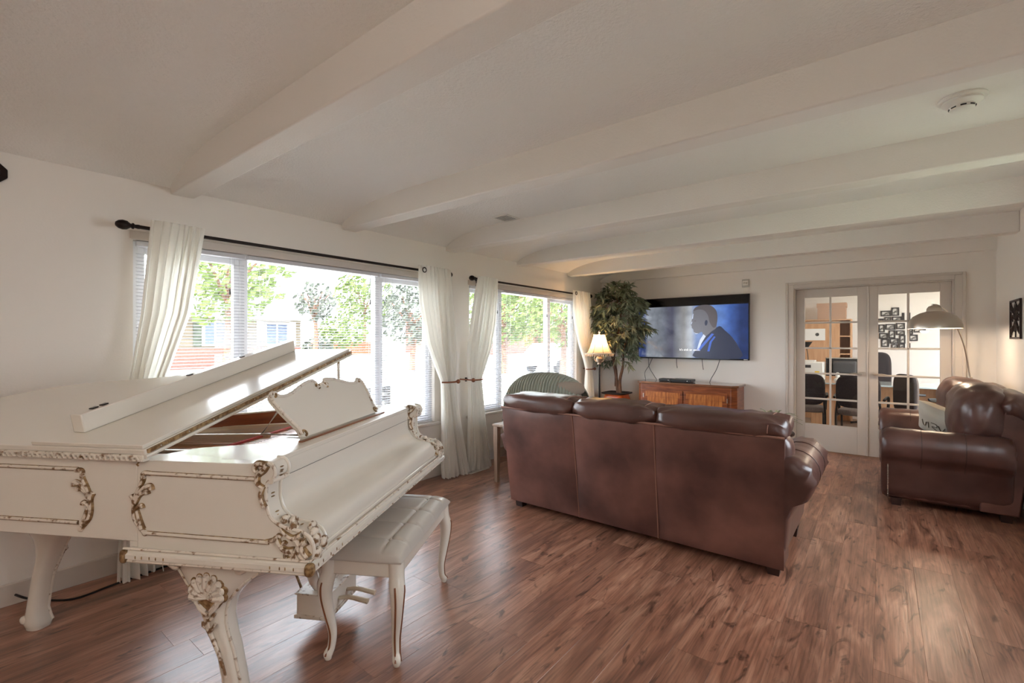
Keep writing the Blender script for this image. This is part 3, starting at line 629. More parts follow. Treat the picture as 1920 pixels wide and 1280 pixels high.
# legs
def piano_leg(cx, cy, rot, lab):
    rows = [(.636, .0, .21, .055), (.60, .0, .205, .06), (.56, -.035, .185, .062), (.515, -.02, .133, .062), (.475, -.01, .098, .058), (.44, -.005, .074, .054), (.40, -.010, .056, .050), (.36, -.018, .0435, .046), (.31, -.035, .037, .043), (.26, -.054, .0345, .040), (.16, -.076, .0355, .038), (.09, -.088, .037, .038), (.05, -.085, .044, .044), (.028, -.082, .050, .048), (.012, -.082, .044, .042), (0, -.082, .040, .040)]
    rings = []
    for z, dt, a, b in rows:
        rings.append([(math.copysign(abs(math.sin(2 * PI * k / 24)) ** .75, math.sin(2 * PI * k / 24)) * b, dt + math.copysign(abs(math.cos(2 * PI * k / 24)) ** .75, math.cos(2 * PI * k / 24)) * a, z) for k in range(24)])
    lg = obj('leg', M().loft(rings), W_['piano'], PN, angle=60, loc=(cx, cy, 0), rot=(0, 0, rot))
    def edge(sgn):
        return [(-b * .55, dt + sgn * a * .93, z) for z, dt, a, b in rows[2:14]]
    obj('leg_edge_bead', M().tube(edge(1), .006, 8).tube(edge(-1), .006, 8), W_['antique'], lg)
    m = M()
    for k in range(9):       # shell
        A = PI * (.02 + .96 * k / 8); R = .058 + .018 * math.sin(A)
        m.tube([(-.060, -.012, .462), (-.070, -.012 + R * .55 * math.cos(A), .462 + R * .6 * math.sin(A)), (-.063, -.012 + R * math.cos(A), .462 + R * math.sin(A))], lambda q: .005 + .009 * q, 8)
        m.pillow((-.063, -.012 + R * math.cos(A), .462 + R * math.sin(A)), (.010, .013, .013), (1, 1), 10, 7)
    for sg in (-1, 1):
        m.tube(cat_rom([(-.058, -.012 + sg * .055, .460), (-.062, -.012 + sg * .036, .44), (-.06, -.014 + sg * .008, .415)], 4), lambda q: .011 - .006 * q, 8)
        m.tube(cat_rom([(-.058, -.012 + sg * .04, .442), (-.062, -.012 + sg * .026, .42), (-.058, -.014 + sg * .006, .402)], 4), lambda q: .009 - .005 * q, 8)
    obj('leg_shell', m, W_['antique'], lg)
    mg_ = M()
    for k in range(9):
        A = PI * (.02 + .96 * k / 8); R = .060 + .018 * math.sin(A)
        mg_.pillow((-.056, -.012 + R * math.cos(A), .462 + R * math.sin(A)), (.010, .018, .018), (1, 1), 10, 7)
    mg_.pillow((-.054, -.012, .462), (.010, .062, .05), (1, 1), 14, 8)
    mg_ = obj('shell_ground', mg_, W_['gilt'], lg); mg_['kind'] = 'stuff'
    m = M().tube(cat_rom([(-.054, -.012, .41), (-.052, -.006, .36), (-.047, -.028, .30), (-.044, -.05, .24), (-.040, -.07, .17)], 5), lambda q: .010 - .005 * q, 8)
    for z, dt, sg in ((.395, -.014, 1), (.395, -.014, -1), (.36, -.012, 1), (.355, -.016, -1)): m.tube([(-.050, dt, z - .02), (-.056, dt + sg * .018, z), (-.050, dt + sg * .022, z + .012)], lambda q: .005 + .003 * q, 8)
    obj('leg_leaf_drop', m, W_['antique2'], lg)
    m = M()
    for sg in (-1, 1): m.tube(cat_rom([(-.05, sg * .165 - .0, .60), (-.055, sg * .15 - .01, .575), (-.055, sg * .125 - .01, .562), (-.05, sg * .118 - .01, .575)], 4), lambda q: .012, 8)
    obj('leg_scroll', m, W_['antique'], lg)
    m = M()
    for k in range(3): m.pillow((-.03 + .03 * k, -.118, .045), (.016, .026, .02), (.9, .9), 12, 8)
    obj('toe', m, W_['piano'], lg)
piano_leg(.115, .405, 0, ''); piano_leg(WP - .115, .405, 0, ''); piano_leg(.47, 1.585, PI, '')
# pedal lyre
ly = obj('lyre_box', M().box(.60, .88, .24, .40, .085, .185), W_['piano'], PN, bevel=.004)
obj('lyre_box_rim', M().box(.592, .888, .232, .408, .075, .092).box(.594, .886, .234, .406, .185, .192), W_['antique'], ly, bevel=.002)
for sg, xc in ((-1, .66), (1, .82)):
    m = M().tube(cat_rom([(xc, .32, .19), (xc + sg * .05, .32, .26), (xc + sg * .07, .32, .36), (xc + sg * .02, .32, .47), (xc + sg * .05, .32, .56), (xc + sg * .04, .32, .64)], 5), lambda q: .020 + .006 * math.sin(PI * q), 10)
    obj('lyre_post', m, W_['piano'], PN)
    obj('lyre_leaf', M().tube(cat_rom([(xc + sg * .02, .295, .24), (xc + sg * .05, .29, .36), (xc, .295, .46), (xc + sg * .03, .295, .56)], 4), lambda q: .010 - .005 * q, 8), W_['antique'], PN)
for x in (.735, .745): obj('pedal_rod', M().tube([(x, .33, .19), (x, .33, .64)], .003, 6), W_['gilt'], PN)
for x in (.70, .78): obj('pedal', M().tube(cat_rom([(x, .25, .125), (x, .19, .135), (x, .13, .128), (x, .09, .122)], 4), lambda q: .008 + .004 * q, 10, flat=1.3), W_['plate'], PN)
for x in (.66, .82): obj('lyre_brace', M().tube([(x, .40, .15), (x, .62, .68)], .006, 8), W_['gilt'], PN)
# ------------------------------------------------ lid, raised about the spine
LA = math.radians(12)
def lidT(s, t, z): return (-.022 + s * math.cos(LA) - z * math.sin(LA), t, .978 + s * math.sin(LA) + z * math.cos(LA))
lo = [(0, .565)] + [(s + .03 if s > .02 else 0, t + (.02 if t > 1.4 else .0)) for s, t in outer if t > .60] + [(1.52, .565)]
lid = obj('lid', M().prism(lo, .006, .026, lambda u, v, w: lidT(u, v, w)), W_['piano'], PN, bevel=.003)
obj('lid_hinge_strip', M().prism([(0.01, .010), (1.51, .010), (1.51, .024), (.01, .024)], .558, .565, lambda u, v, w: lidT(u, w, v)), W_['gilt'], lid)
m = M()
for k in range(12): m.pillow(lidT(.06 + k * .125, .557, .017), (.003, .003, .003), (1, 1), 8, 6)
obj('hinge_screws', m, W_['string'], lid)
obj('lid_moulding', M().tube([lidT(.0, .565, .0), lidT(1.51, .565, .0)], .008, 8), W_['piano'], lid)
cb = obj('carved_band', M().box(-.026, .0, .57, 1.74, .960, .984), W_['antique'], PN, bevel=.003)
m = M()
k = 0
while .585 + k * .0215 < 1.73:
    y = .585 + k * .0215
    m.tube(cat_rom([(-.028, y - .012, .966), (-.030, y - .004, .966), (-.030, y + .004, .977), (-.030, y + .014, .979), (-.029, y + .018, .974)], 3), .0036, 6)
    k += 1
o = obj('guilloche', m, W_['antique'], cb); o['kind'] = 'stuff'
# folded front flap with its upright lip
fl = obj('lid_flap', M().prism([(.004, .572), (1.505, .572), (1.47, 1.03), (.004, 1.03)], .0265, .040, lambda u, v, w: lidT(u, v, w)), W_['piano'], PN, bevel=.002)
obj('flap_lip', M().prism([(.09, .905), (1.43, .905), (1.43, .955), (.09, .955)], .0402, .112, lambda u, v, w: lidT(u, v, w)), W_['piano'], fl, bevel=.004)
for s in (.16, .20, .62, .98): obj('flap_hinge', M().obox(lidT(s, .93, .114), Vector((math.cos(LA) * .012, 0, math.sin(LA) * .012)), Vector((0, .008, 0)), Vector((-math.sin(LA) * .002, 0, math.cos(LA) * .002))), W_['bronze'], fl)
obj('lid_prop', M().tube([(1.40, .62, .955), (1.40, .625, .975 + 1.43 * math.sin(LA))], .009, 10), W_['piano'], PN)
obj('lid_catch', M().tube([lidT(1.36, .575, -.002), lidT(1.36, .575, -.022)], .006, 8), W_['gilt'], PN)
# ------------------------------------------------ music desk
def desk(s, v, w):  # v up the leaning plane, w thickness
    A = math.radians(36); return (s, .25 + v * math.sin(A) + w * math.cos(A), .964 + v * math.cos(A) - w * math.sin(A))
half_d = [(.375, .012), (.368, .045), (.385, .09), (.405, .15), (.415, .20), (.405, .225), (.378, .232), (.362, .215), (.33, .208), (.27, .214), (.19, .238), (.12, .256), (.06, .262), (.038, .246), (.045, .225), (.022, .222), (.012, .235)]
cD = .78
pl_ = [(cD + a, b) for a, b in half_d] + [(cD - a, b) for a, b in reversed(half_d)] + [(cD - .355, .0), (cD + .355, .0)]
dk = obj('music_desk', M().prism([(p.x, p.y) for p in cat_rom([(a, b, 0) for a, b in pl_[:-2]], 3)] + pl_[-2:], -.008, .010, desk), W_['piano'], PN, bevel=.003)
obj('desk_border', M().tube([desk(p.x, p.y, -.010) for p in cat_rom([(a, b, 0) for a, b in pl_[:-2]], 4)], .0075, 8), W_['antique'], dk)
m = M()
for sg in (-1, 1):
    m.tube([desk(cD + sg * (.040 + .012 * math.cos(q)), .226 + .012 * math.sin(q), -.012) for q in [k * .6 for k in range(9)]], .005, 8)
    m.tube([desk(cD + sg * (.352 + .013 * math.cos(q)), .016 + .013 * math.sin(q), -.012) for q in [k * .6 for k in range(9)]], .005, 8)
    m.tube([desk(cD + sg * (.385 + .012 * math.cos(q)), .222 + .012 * math.sin(q), -.012) for q in [k * .6 for k in range(9)]], .005, 8)
obj('desk_scroll', m, W_['gilt'], dk)
for s in (cD - .33, cD + .33):
    fr = [(s, .275, .968), (s, .47, .968), (s, .375, 1.09)]
    obj('desk_support', M().tube(fr, .009, 6, closed=True), W_['piano'], dk)

# ================================================================ piano bench
BN = thing('piano_bench', 'white tufted leather piano bench pulled up to the piano', 'bench', (-1.935, 1.50, 0), math.radians(120.2))
obj('apron', M().box(-.365, .365, -.165, .165, .375, .445), W_['piano'], BN, bevel=.006)
hx, hy = .385, .185
def cush(u, v):
    A = -1 + 2 * u; B = -1 + 2 * v
    ex = 1 - abs(A) ** 7; ey = 1 - abs(B) ** 5
    z = .452 + .058 * (max(ex, 0) * max(ey, 0)) ** .5
    x = A * hx; y = B * hy
    for k in (-.75, -.25, .25, .75):
        g = abs(A - k * .92); z -= .012 * math.exp(-(g / .018) ** 2) * max(ey, 0) * (1 if abs(k) < .8 else .5)
    for k in (-.62, .62):
        g = abs(B - k * .8); z -= .009 * math.exp(-(g / .035) ** 2) * max(ex, 0)
        for q in (-.75, -.25, .25, .75): z -= .012 * math.exp(-((A - q * .92) ** 2 / .0012 + (B - k * .8) ** 2 / .006))
    # round corners
    if abs(A) > .9 and abs(B) > .82:
        pass
    return (x, y, z)
cu = M().grid(cush, 96, 48)
cu.box(-hx + .004, hx - .004, -hy + .004, hy - .004, .4455, .456)
cs = obj('cushion', cu, W_['leatherwhite'], BN, angle=60)
m = M()
for z in (.449,): m.tube([(hx - .004, hy - .004, z), (-hx + .004, hy - .004, z), (-hx + .004, -hy + .004, z), (hx - .004, -hy + .004, z)], .006, 8, closed=True)
obj('cushion_welt', m, W_['leatherwhite'], cs)
m = M()
for q in (-.75, -.25, .25, .75):
    for k in (-.5, .5): m.pillow((q * .92 * hx, k * hy, .496), (.008, .008, .005), (1, 1), 10, 6)
obj('tufting_buttons', m, W_['leatherwhite'], cs)
for sx in (-1, 1):
    for sy in (-1, 1):
        path = [(0, 0, .44), (.006, .004, .38), (.020, .012, .33), (.020, .012, .27), (.006, .004, .19), (-.008, -.005, .11), (-.004, -.002, .05), (.010, .006, .022), (.008, .005, 0)]
        P = cat_rom([(sx * (.345 + a), sy * (.150 + b), c) for a, b, c in path], 5)
        rr = [.034, .033, .034, .028, .023, .0185, .017, .020, .013]
        R_ = [rr[min(int(i / 5), 8)] + (rr[min(int(i / 5) + 1, 8)] - rr[min(int(i / 5), 8)]) * ((i % 5) / 5) for i in range(len(P))]
        lg = obj('leg', M().tube(P, R_, 14), W_['piano'], BN)
        ln = [p + Vector((sx * R_[i] * .10, sy * R_[i] * .98, 0)) for i, p in enumerate(P)][8:36]
        obj('leg_inlay', M().tube(ln, .0042, 6), W_['brownline'], lg)
        ln = [p + Vector((sx * R_[i] * .98, sy * R_[i] * .10, 0)) for i, p in enumerate(P)][8:36]
        obj('leg_inlay', M().tube(ln, .0042, 6), W_['brownline'], lg)
# ================================================================ leather couches (local x = width, local y = back to front)
def leather_fn(amp, fx, fz, seed):
    def g(q):
        n = mnoise.noise(Vector((q.x * fx + seed, q.y * 5, q.z * fz)))
        return Vector((q.x, q.y, q.z + n * amp))
    return g
def couch(name, label, loc, rot, HW, depth, nb, zseam, ztop, arm_z, arm_out, splits, big):
    t = thing(name, label, 'sofa', loc, rot)
    # back shell: leaning panels with seams
    lean = .10
    pan = []
    for i in range(nb):
        a, b = splits[i], splits[i + 1]
        def f(u, v, a=a, b=b):
            x = a + (b - a) * u; z = .055 + (zseam - .055) * v
            k = 1.02 if abs(a) > abs(b) else 1.0
            puff = .016 * (math.sin(PI * min(max(u, 0), 1)) ** .5) * (math.sin(PI * v) ** .4 if 0 < v < 1 else 0)
            puff += .004 * mnoise.noise(Vector((x * 4, z * 5, 3)))
            return (x * (1 + .018 * v), .085 - lean * v - puff, z)
        obj('back_panel', M().grid(f, 26, 26), W_['leather'], t, angle=180)
    for x in splits[1:-1]:
        obj('back_seam', M().tube([(x * (1 + .018 * v), .085 - lean * v - .002, .055 + (zseam - .055) * v) for v in [k / 10 for k in range(11)]], .0038, 6), W_['seam'], t)
    m = M().tube([(x * 1.018, -.022, zseam) for x in [-HW + 2 * HW * k / 12 for k in range(13)]], .007, 8)
    obj('top_seam', m, W_['seam'], t)
    fr = M().prism([(.084, .06), (.0, zseam), (.16, zseam + .02), (.30, .12), (.30, .06)], -HW * 1.0 + .004, HW * 1.0 - .004, lambda u, v, w: (w, u, v))
    obj('back_frame', fr, W_['leather'], t, bevel=.01)
    # back cushions rolling over the top
    for i in range(nb):
        a, b = splits[i] * 1.02, splits[i + 1] * 1.02; c = (a + b) / 2; w = (b - a) / 2 + .012
        zt = ztop - zseam
        def wr(q, c=c, w=w, i=i):
            e = min(1, abs(q.x - c) / w); g = e ** 5
            z = q.z + .010 * mnoise.noise(Vector((q.x * 13 + i * 5, q.y * 4, 1.7))) + g * .026 * math.sin(q.y * 55 + 9 * q.z + i)
            y = q.y + .014 * mnoise.noise(Vector((q.x * 11 + i * 3 + 6 * q.z, q.z * 9, 4.2))) + g * .012 * math.sin(q.z * 70 + i)
            return Vector((q.x, y, z))
        if big: m = M().pillow((c, .27, (ztop + .50) / 2 + .02), (w, .19, (ztop - .44) / 2), (.75, .75), 56, 30, .010, i * 7, wr)
        else: m = M().pillow((c, .125, zseam + zt * .36), (w, .165, zt * .66), (.38, .62), 64, 26, .006, i * 7, wr)
        cu = obj('back_cushion', m, W_['leather2'], t, angle=180)
        if big:
            obj('back_roll', M().pillow((c, .10, ztop - .12), (w * .99, .12, .125), (.75, .8), 40, 18, .006, i * 3, wr), W_['leather2'], t, angle=180)
        else:
            obj('lower_back_cushion', M().pillow((c, .26, (zseam + .46) / 2), (w, .12, (zseam - .40) / 2), (.45, .55), 36, 16, .006, i), W_['leather2'], t, angle=180)
            xs = b - .085
            obj('cushion_stitch', M().tube([(xs + .02 * k / 8, .125 - .165 * math.cos(k * PI / 10) * .96, zseam + zt * .36 + zt * .66 * math.sin(k * PI / 10) * .97) for k in range(-1, 9)], .003, 6), W_['seam'], cu)
    # seat
    obj('seat_base', M().box(-HW + .02, HW - .02, .22, depth - .03, .06, .30), W_['leather'], t, bevel=.03, seg=3)
    for i in range(nb):
        a, b = splits[i], splits[i + 1]; k0 = a + (.12 if i == 0 else 0); k1 = b - (.12 if i == nb - 1 else 0)
        obj('seat_cushion', M().pillow(((k0 + k1) / 2, (.30 + depth) / 2, .385), ((k1 - k0) / 2, (depth - .28) / 2, .095), (.35, .5), 36, 14, .006, i + 20), W_['leather2'], t, angle=180)
    # rolled arms
    for sg in (-1, 1):
        xi = HW - .155; r = .135; cxr, czr = HW - .005 + arm_out, arm_z - r
        def sec(k):
            pts = [(xi, .06), (HW - .03, .06), (HW + .005, .16), (HW + .02, .34)]
            for j in range(15):
                A = math.radians(-62 + 232 * j / 14); pts.append((cxr + r * math.cos(A), czr + r * math.sin(A)))
            pts += [(xi, czr - .03)]
            c0 = Vector((xi + .09, (arm_z) / 2)); return [(c0 + (Vector(p) - c0) * k) for p in pts]
        rings = []
        st_ = [(.115, .80), (.12, .90), (.135, .96), (.17, 1.0)] + [(.17 + (depth - .24) * j / 16, 1.0 + .006 * math.sin(j * 2.1)) for j in range(1, 17)] + [(depth - .035, .985), (depth - .008, .93), (depth, .84), (depth + .002, .7)]
        for y, k in st_:
            ring = []
            for j, p in enumerate(sec(k)):
                g = max(0, 1 - abs(y - depth) / .10) if y > depth - .1 else max(0, 1 - abs(y - .12) / .09)
                wv = 1 + .018 * g * math.sin(j * 2.6 + 3 * y)
                ring.append((sg * p.x * (wv if 4 <= j <= 18 else 1), y, p.y * (wv if 4 <= j <= 18 else 1)))
            rings.append(ring if sg > 0 else ring[::-1])
        ar = obj('arm', M().loft(rings), W_['leather2'], t, angle=180)
        for y in (.17 + (depth - .24) * .33, .17 + (depth - .24) * .72):
            obj('arm_seam', M().tube([(sg * p.x, y, p.y) for p in sec(1.0005)[3:19]], .0022, 6), W_['darkwood'], ar)
        m = M()
        for k in range(26 if big else 0):
            z = .075 + k * .0145; xo_ = HW - .03 + .035 * (z - .06) / .10 if z < .16 else HW + .005 + .015 * (z - .16) / .18
            m.pillow((sg * (xo_ + .001), depth - .045, z), (.0055, .0055, .0055), (1, 1), 8, 6)
        if big: o = obj('nailheads', m, W_['nail'], ar); o['kind'] = 'stuff'
        obj('arm_gather', M().pillow((sg * cxr, depth - .01, czr), (.07, .022, .07), (1, 1), 24, 10, .006, 5), W_['leather'], ar)
        for y in (.15, depth - .10): obj('foot', M().loft([[(sg * (HW - .06) + a * .03, y + b * .03, 0) for a, b in ((-1, -1), (1, -1), (1, 1), (-1, 1))], [(sg * (HW - .06) + a * .038, y + b * .038, .062) for a, b in ((-1, -1), (1, -1), (1, 1), (-1, 1))]]), W_['darkwood'], t)
    return t
couch('leather_sofa', 'three seat brown leather sofa seen from behind, facing the television', (-1.445, 3.015, 0), 0, 1.0, .96, 3, .838, .955, .70, .02, (-1.0, -.345, .262, 1.0), False)
LS = couch('leather_loveseat', 'brown leather loveseat against the right wall beside the glass doors', (.885, 5.83, 0), math.radians(90.6), .735, .90, 2, .83, .985, .655, .005, (-.735, 0, .735), True)
# scatter cushion on the loveseat
pl = thing('throw_pillow', 'cream linen pillow with faint lettering leaning in the loveseat', 'pillow', (.42, 5.80, .475), math.radians(50))
def bow(q):
    return Vector((q.x * (1 + .10 * abs(q.z) / .2 * 0), q.y * (1 - .55 * max(abs(q.x), abs(q.z)) / .24), q.z))
pm = M()
def pil(u, v):
    A = -1 + 2 * u; B = -1 + 2 * v
    k = (1 - A ** 4) * (1 - B ** 4); e = 1 - .10 * (1 - A * A) * abs(B) ** 3
    return A * (1 - .09 * (1 - B * B)), B * (1 - .09 * (1 - A * A)), max(k, 0) ** .55
hs = .175
TL = Matrix.Rotation(math.radians(-36), 4, 'Y') @ Matrix.Rotation(math.radians(24), 4, 'X')
def pface(sg):
    return lambda u, v: TL @ Vector((sg * .09 * pil(u, v)[2], hs * pil(u, v)[0], hs * pil(u, v)[1] + .0)) + Vector((0, 0, .17))
pm.grid(pface(-1), 24, 24); pm.grid(pface(1), 24, 24)
obj('pillow_cover', pm, W_['pillow'], pl, angle=180)
lt = M()
def onp(a, b): u, v = (a + 1) / 2, (b + 1) / 2; return pface(-1)(u, v) + Vector((-.004, 0, .002))
for pts in ([(.6, .25), (.55, -.05), (.45, -.15), (.38, .2)], [(.3, .25), (.26, -.2)], [(.15, .3), (-.1, .28), (-.12, .05), (.1, 0), (-.2, -.25)], [(-.2, .25), (-.35, -.15), (-.5, .2)]):
    lt.tube([onp(p.x, p.y) for p in cat_rom([(a, b, 0) for a, b in pts], 5)], .0035, 5)
obj('pillow_lettering', lt, W_['ink'], pl)

# ================================================================ recliner under a ribbed throw, seen over the sofa
RC = thing('recliner_chair', 'taupe recliner by the far window draped with a grey green throw', 'armchair', (-2.87, 4.26, 0), math.radians(5))
def dome(q): return q
obj('recliner_back', M().pillow((0, 0, .60), (.40, .17, .385), (.6, .55), 40, 22, .006, 2), W_['taupe'], RC, angle=180)
obj('recliner_seat', M().pillow((0, .42, .36), (.36, .40, .13), (.4, .5), 32, 14), W_['taupe'], RC, angle=180)
for sg in (-1, 1): obj('recliner_arm', M().pillow((sg * .42, .38, .34), (.10, .45, .28), (.4, .55), 28, 14), W_['taupe'], RC, angle=180)
obj('recliner_base', M().box(-.42, .42, -.02, .72, .02, .22), W_['darkwood'], RC, bevel=.02)
for x in (-.2, .12): obj('head_pillow', M().pillow((x + .18, -.06, .885), (.17, .10, .075), (.7, .7), 24, 12, .01, 3), W_['taupe'], RC, angle=180)
TH = thing('ribbed_throw', 'grey green ribbed throw blanket over the recliner back', 'blanket', (-2.87, 4.26, 0), math.radians(5))
def thr(u, v):
    A = PI * (.02 + .96 * v); x = -.435 + .87 * u
    cap = max(0.0, 1 - abs(x / .455) ** 2.6) ** .5
    z0 = .62; H_ = .40 * (.35 + .65 * cap)
    y = -.215 * math.cos(A) * (.75 + .25 * cap); z = z0 + H_ * math.sin(A) ** .8
    z -= .10 * (u > .0) * max(0, (u - .62)) * 0
    rib = .008 * math.sin(2 * PI * (u * 26 + .5 * math.sin(v * 5)))
    nrm = Vector((0, -math.cos(A), math.sin(A)))
    if v < .03 or v > .97: z -= .22
    return Vector((x, y, z)) + nrm * (rib + .012)
obj('throw_cloth', M().grid(thr, 240, 34), W_['throw'], TH, angle=180)
# end table and books left of the sofa
W_['taupewood'] = mat('greyed_wood', (166, 142, 124), .5, col2=(146, 122, 104), nscale=5, stretch=(8, 1, 1))
ET = thing('end_table', 'small pale wooden end table between sofa and curtains', 'table', (-2.77, 3.79, 0))
obj('table_top', M().box(-.235, .145, -.285, .215, .545, .57), W_['taupewood'], ET, bevel=.008)
for x in (-.20, .12):
    for y in (-.25, .18): obj('leg', M().loft([[(x + a * .018, y + b * .018, 0) for a, b in ((-1, -1), (1, -1), (1, 1), (-1, 1))], [(x + a * .026, y + b * .026, .545) for a, b in ((-1, -1), (1, -1), (1, 1), (-1, 1))]]), W_['taupewood'], ET)
bk = tag(obj('book', M().box(-.09, .09, -.12, .12, 0, .022), W_['paper'], bevel=.002, loc=(-2.86, 3.70, .57), rot=(0, 0, .2)), 'pale book at the bottom of the stack on the end table', 'book')
bk = tag(obj('book', M().box(-.08, .08, -.11, .11, 0, .018), W_['darkgrey'], bevel=.002, loc=(-2.86, 3.70, .592), rot=(0, 0, -.1)), 'grey book on top of the stack on the end table', 'book')

# ================================================================ floor lamp with beaded shade
FL = thing('floor_lamp', 'antique floor lamp with lit cream bell shade and bead fringe', 'lamp', (-3.068, 5.855, 0))
obj('lamp_base', M().lathe([(.0, 0), (.15, 0), (.155, .02), (.13, .035), (.05, .05), (.03, .08), (.02, .12)], 24), W_['oldpewter'], FL)
obj('pole', M().tube([(0, 0, .10), (0, 0, 1.06)], .013, 12), W_['bronze'], FL)
obj('urn', M().lathe([(.013, 1.05), (.03, 1.06), (.022, 1.08), (.045, 1.11), (.05, 1.14), (.035, 1.165), (.02, 1.18), (.05, 1.19), (.05, 1.20), (.012, 1.21), (.012, 1.26)], 18), W_['oldpewter'], FL)
for sg in (-1, 1): obj('urn_handle', M().tube(cat_rom([(sg * .03, 0, 1.09), (sg * .065, 0, 1.11), (sg * .07, 0, 1.15), (sg * .045, 0, 1.18)], 4), .006, 8), W_['oldpewter'], FL)
W_['shade'] = cloth_mat('lamp_shade_silk', (246, 222, 184), .6)
W_['bulb'] = mat('lamp_bulb', (255, 214, 150), .5, emit=8)
npn = 8
def shade(u, v):
    z = 1.205 + .262 * v; r = .195 - .118 * (v ** .62) + .0
    A = 2 * PI * u; sc = 1 - .035 * abs(math.sin(A * npn / 2)) ** .7
    return (r * sc * math.cos(A), r * sc * math.sin(A), z)
sh = obj('lamp_shade', M().grid(shade, 64, 16, cu=True), W_['shade'], FL, angle=180)
m = M()
for k in range(npn):
    A = 2 * PI * (k) / npn
    obj('shade_rib', M().tube([((.197 - .118 * v ** .62) * math.cos(A), (.197 - .118 * v ** .62) * math.sin(A), 1.205 + .262 * v) for v in [j / 8 for j in range(9)]], .0028, 5), W_['darkwood'], sh)
obj('shade_trim', M().tube([(.196 * math.cos(2 * PI * k / 32), .196 * math.sin(2 * PI * k / 32), 1.207) for k in range(32)], .007, 6, closed=True), W_['pillow'], sh)
obj('shade_trim', M().tube([(.079 * math.cos(2 * PI * k / 32), .079 * math.sin(2 * PI * k / 32), 1.467) for k in range(32)], .006, 6, closed=True), W_['pillow'], sh)
m = M()
for k in range(40): m.pillow((.194 * math.cos(2 * PI * k / 40), .194 * math.sin(2 * PI * k / 40), 1.182), (.006, .006, .018), (1, 1), 6, 5)
o = obj('bead_fringe', m, W_['oldpewter'], sh); o['kind'] = 'stuff'
obj('bulb', M().pillow((0, 0, 1.33), (.03, .03, .045), (1, 1), 14, 10), W_['bulb'], FL)
obj('harp', M().tube(cat_rom([(0, 0, 1.26), (.05, 0, 1.30), (.055, 0, 1.38), (.02, 0, 1.46), (0, 0, 1.48), (-.02, 0, 1.46), (-.055, 0, 1.38), (-.05, 0, 1.30), (0, 0, 1.26)], 3), .003, 6), W_['nickel'], FL)
obj('finial', M().lathe([(.0, 1.475), (.012, 1.478), (.008, 1.49), (.016, 1.50), (.010, 1.515), (.004, 1.525), (0, 1.527)], 12), W_['oldpewter'], FL)
ld = bpy.data.lights.new('floor_lamp_light', 'POINT'); ld.energy = 6; ld.color = (1, .66, .34); ld.shadow_soft_size = .05
lo_ = bpy.data.objects.new('floor_lamp_light', ld); COL.objects.link(lo_); lo_.parent = FL; lo_.location = (0, 0, 1.40)

# ================================================================ silk tree in its glazed pot
ST = thing('plant_stand', 'dark wooden plant stand under the silk tree', 'plant stand', (-3.14, 6.55, 0))
obj('stand_top', M().box(-.17, .17, -.17, .17, .37, .395), W_['darkwood'], ST, bevel=.005)
for x in (-.14, .14):
    for y in (-.14, .14): obj('leg', M().box(x - .015, x + .015, y - .015, y + .015, 0, .37), W_['darkwood'], ST)
TR = thing('silk_tree', 'tall artificial tree with narrow drooping leaves in an orange pot', 'plant', (-3.14, 6.55, .395))
def sq(r, z): return [(r * math.copysign(abs(math.cos(a)) ** .35, math.cos(a)), r * math.copysign(abs(math.sin(a)) ** .35, math.sin(a)), z) for a in [2 * PI * k / 32 for k in range(32)]]
obj('pot', M().loft([sq(.12, 0), sq(.125, .02), sq(.15, .05), sq(.165, .10), sq(.158, .15), sq(.145, .175), sq(.15, .19)]), W_['orange'], TR)
obj('pot_rim', M().loft([sq(.155, .188), sq(.19, .20), sq(.192, .216), sq(.165, .217), sq(.16, .20)]), W_['bronze'], TR)
obj('soil', M().loft([sq(.15, .195), sq(.15, .208)]), W_['soil'], TR)
rt = random.Random(5)
trunks = [cat_rom([(.02, 0, .2), (-.02, .02, .45), (-.05, 0, .70), (-.02, .01, .95), (.05, 0, 1.25), (.08, 0, 1.55)], 5), cat_rom([(.05, .01, .2), (.05, .0, .40), (.10, .0, .62), (.12, -.02, .85), (.20, -.03, 1.1)], 5), cat_rom([(-.02, .02, .3), (-.04, .03, .6), (-.16, 0, .95), (-.22, 0, 1.2)], 5)]
for p in trunks: obj('trunk', M().tube(p, lambda q: .028 * (1 - .65 * q), 8), W_['bark'], TR)
def spray(base, dirn, L, m1, m2):
    d = Vector(dirn).normalized(); pts = []
    p = Vector(base)
    for k in range(9):
        pts.append(p.copy()); p = p + d * (L / 8); d = (d + Vector((0, 0, -.14))).normalized()
    m1.tube(pts, .003, 4)
    for k in range(2, 9):
        t = (pts[k] - pts[k - 1]).normalized()
        for sd in range(4):
            a = rt.uniform(0, 2 * PI); pr = Vector((math.cos(a), math.sin(a), rt.uniform(-.5, .25))).normalized()
            ld_ = (t * .9 + pr * .9).normalized(); w = ld_.orthogonal().normalized()
            l = rt.uniform(.075, .125)
            q = pts[k]
            m2.add([q, q + ld_ * l * .45 + w * .011, q + ld_ * l + Vector((0, 0, -.012)), q + ld_ * l * .45 - w * .011], [(0, 1, 2, 3)])
lf1, lf2, tw = M(), M(), M()
for k in range(230):
    while True:
        p = Vector((rt.uniform(-1, 1), rt.uniform(-1, 1), rt.uniform(-1, 1)))
        if p.length < 1: break
    zz = 1.22 + p.z * .56
    wd = .34 if zz < 1.5 else .34 * max(.3, 1 - (zz - 1.5) / .42)
    q = Vector((.02 + p.x * wd - .05 * (zz < 1.1), p.y * .24 - .05, zz))
    a = math.atan2(p.y, p.x) + rt.uniform(-.6, .6); spray(q * .9 + Vector((0, 0, zz * .1)), (math.cos(a), math.sin(a) * .7 - .2, rt.uniform(-.1, .9)), rt.uniform(.16, .28), tw, lf2 if rt.random() < .16 else lf1)
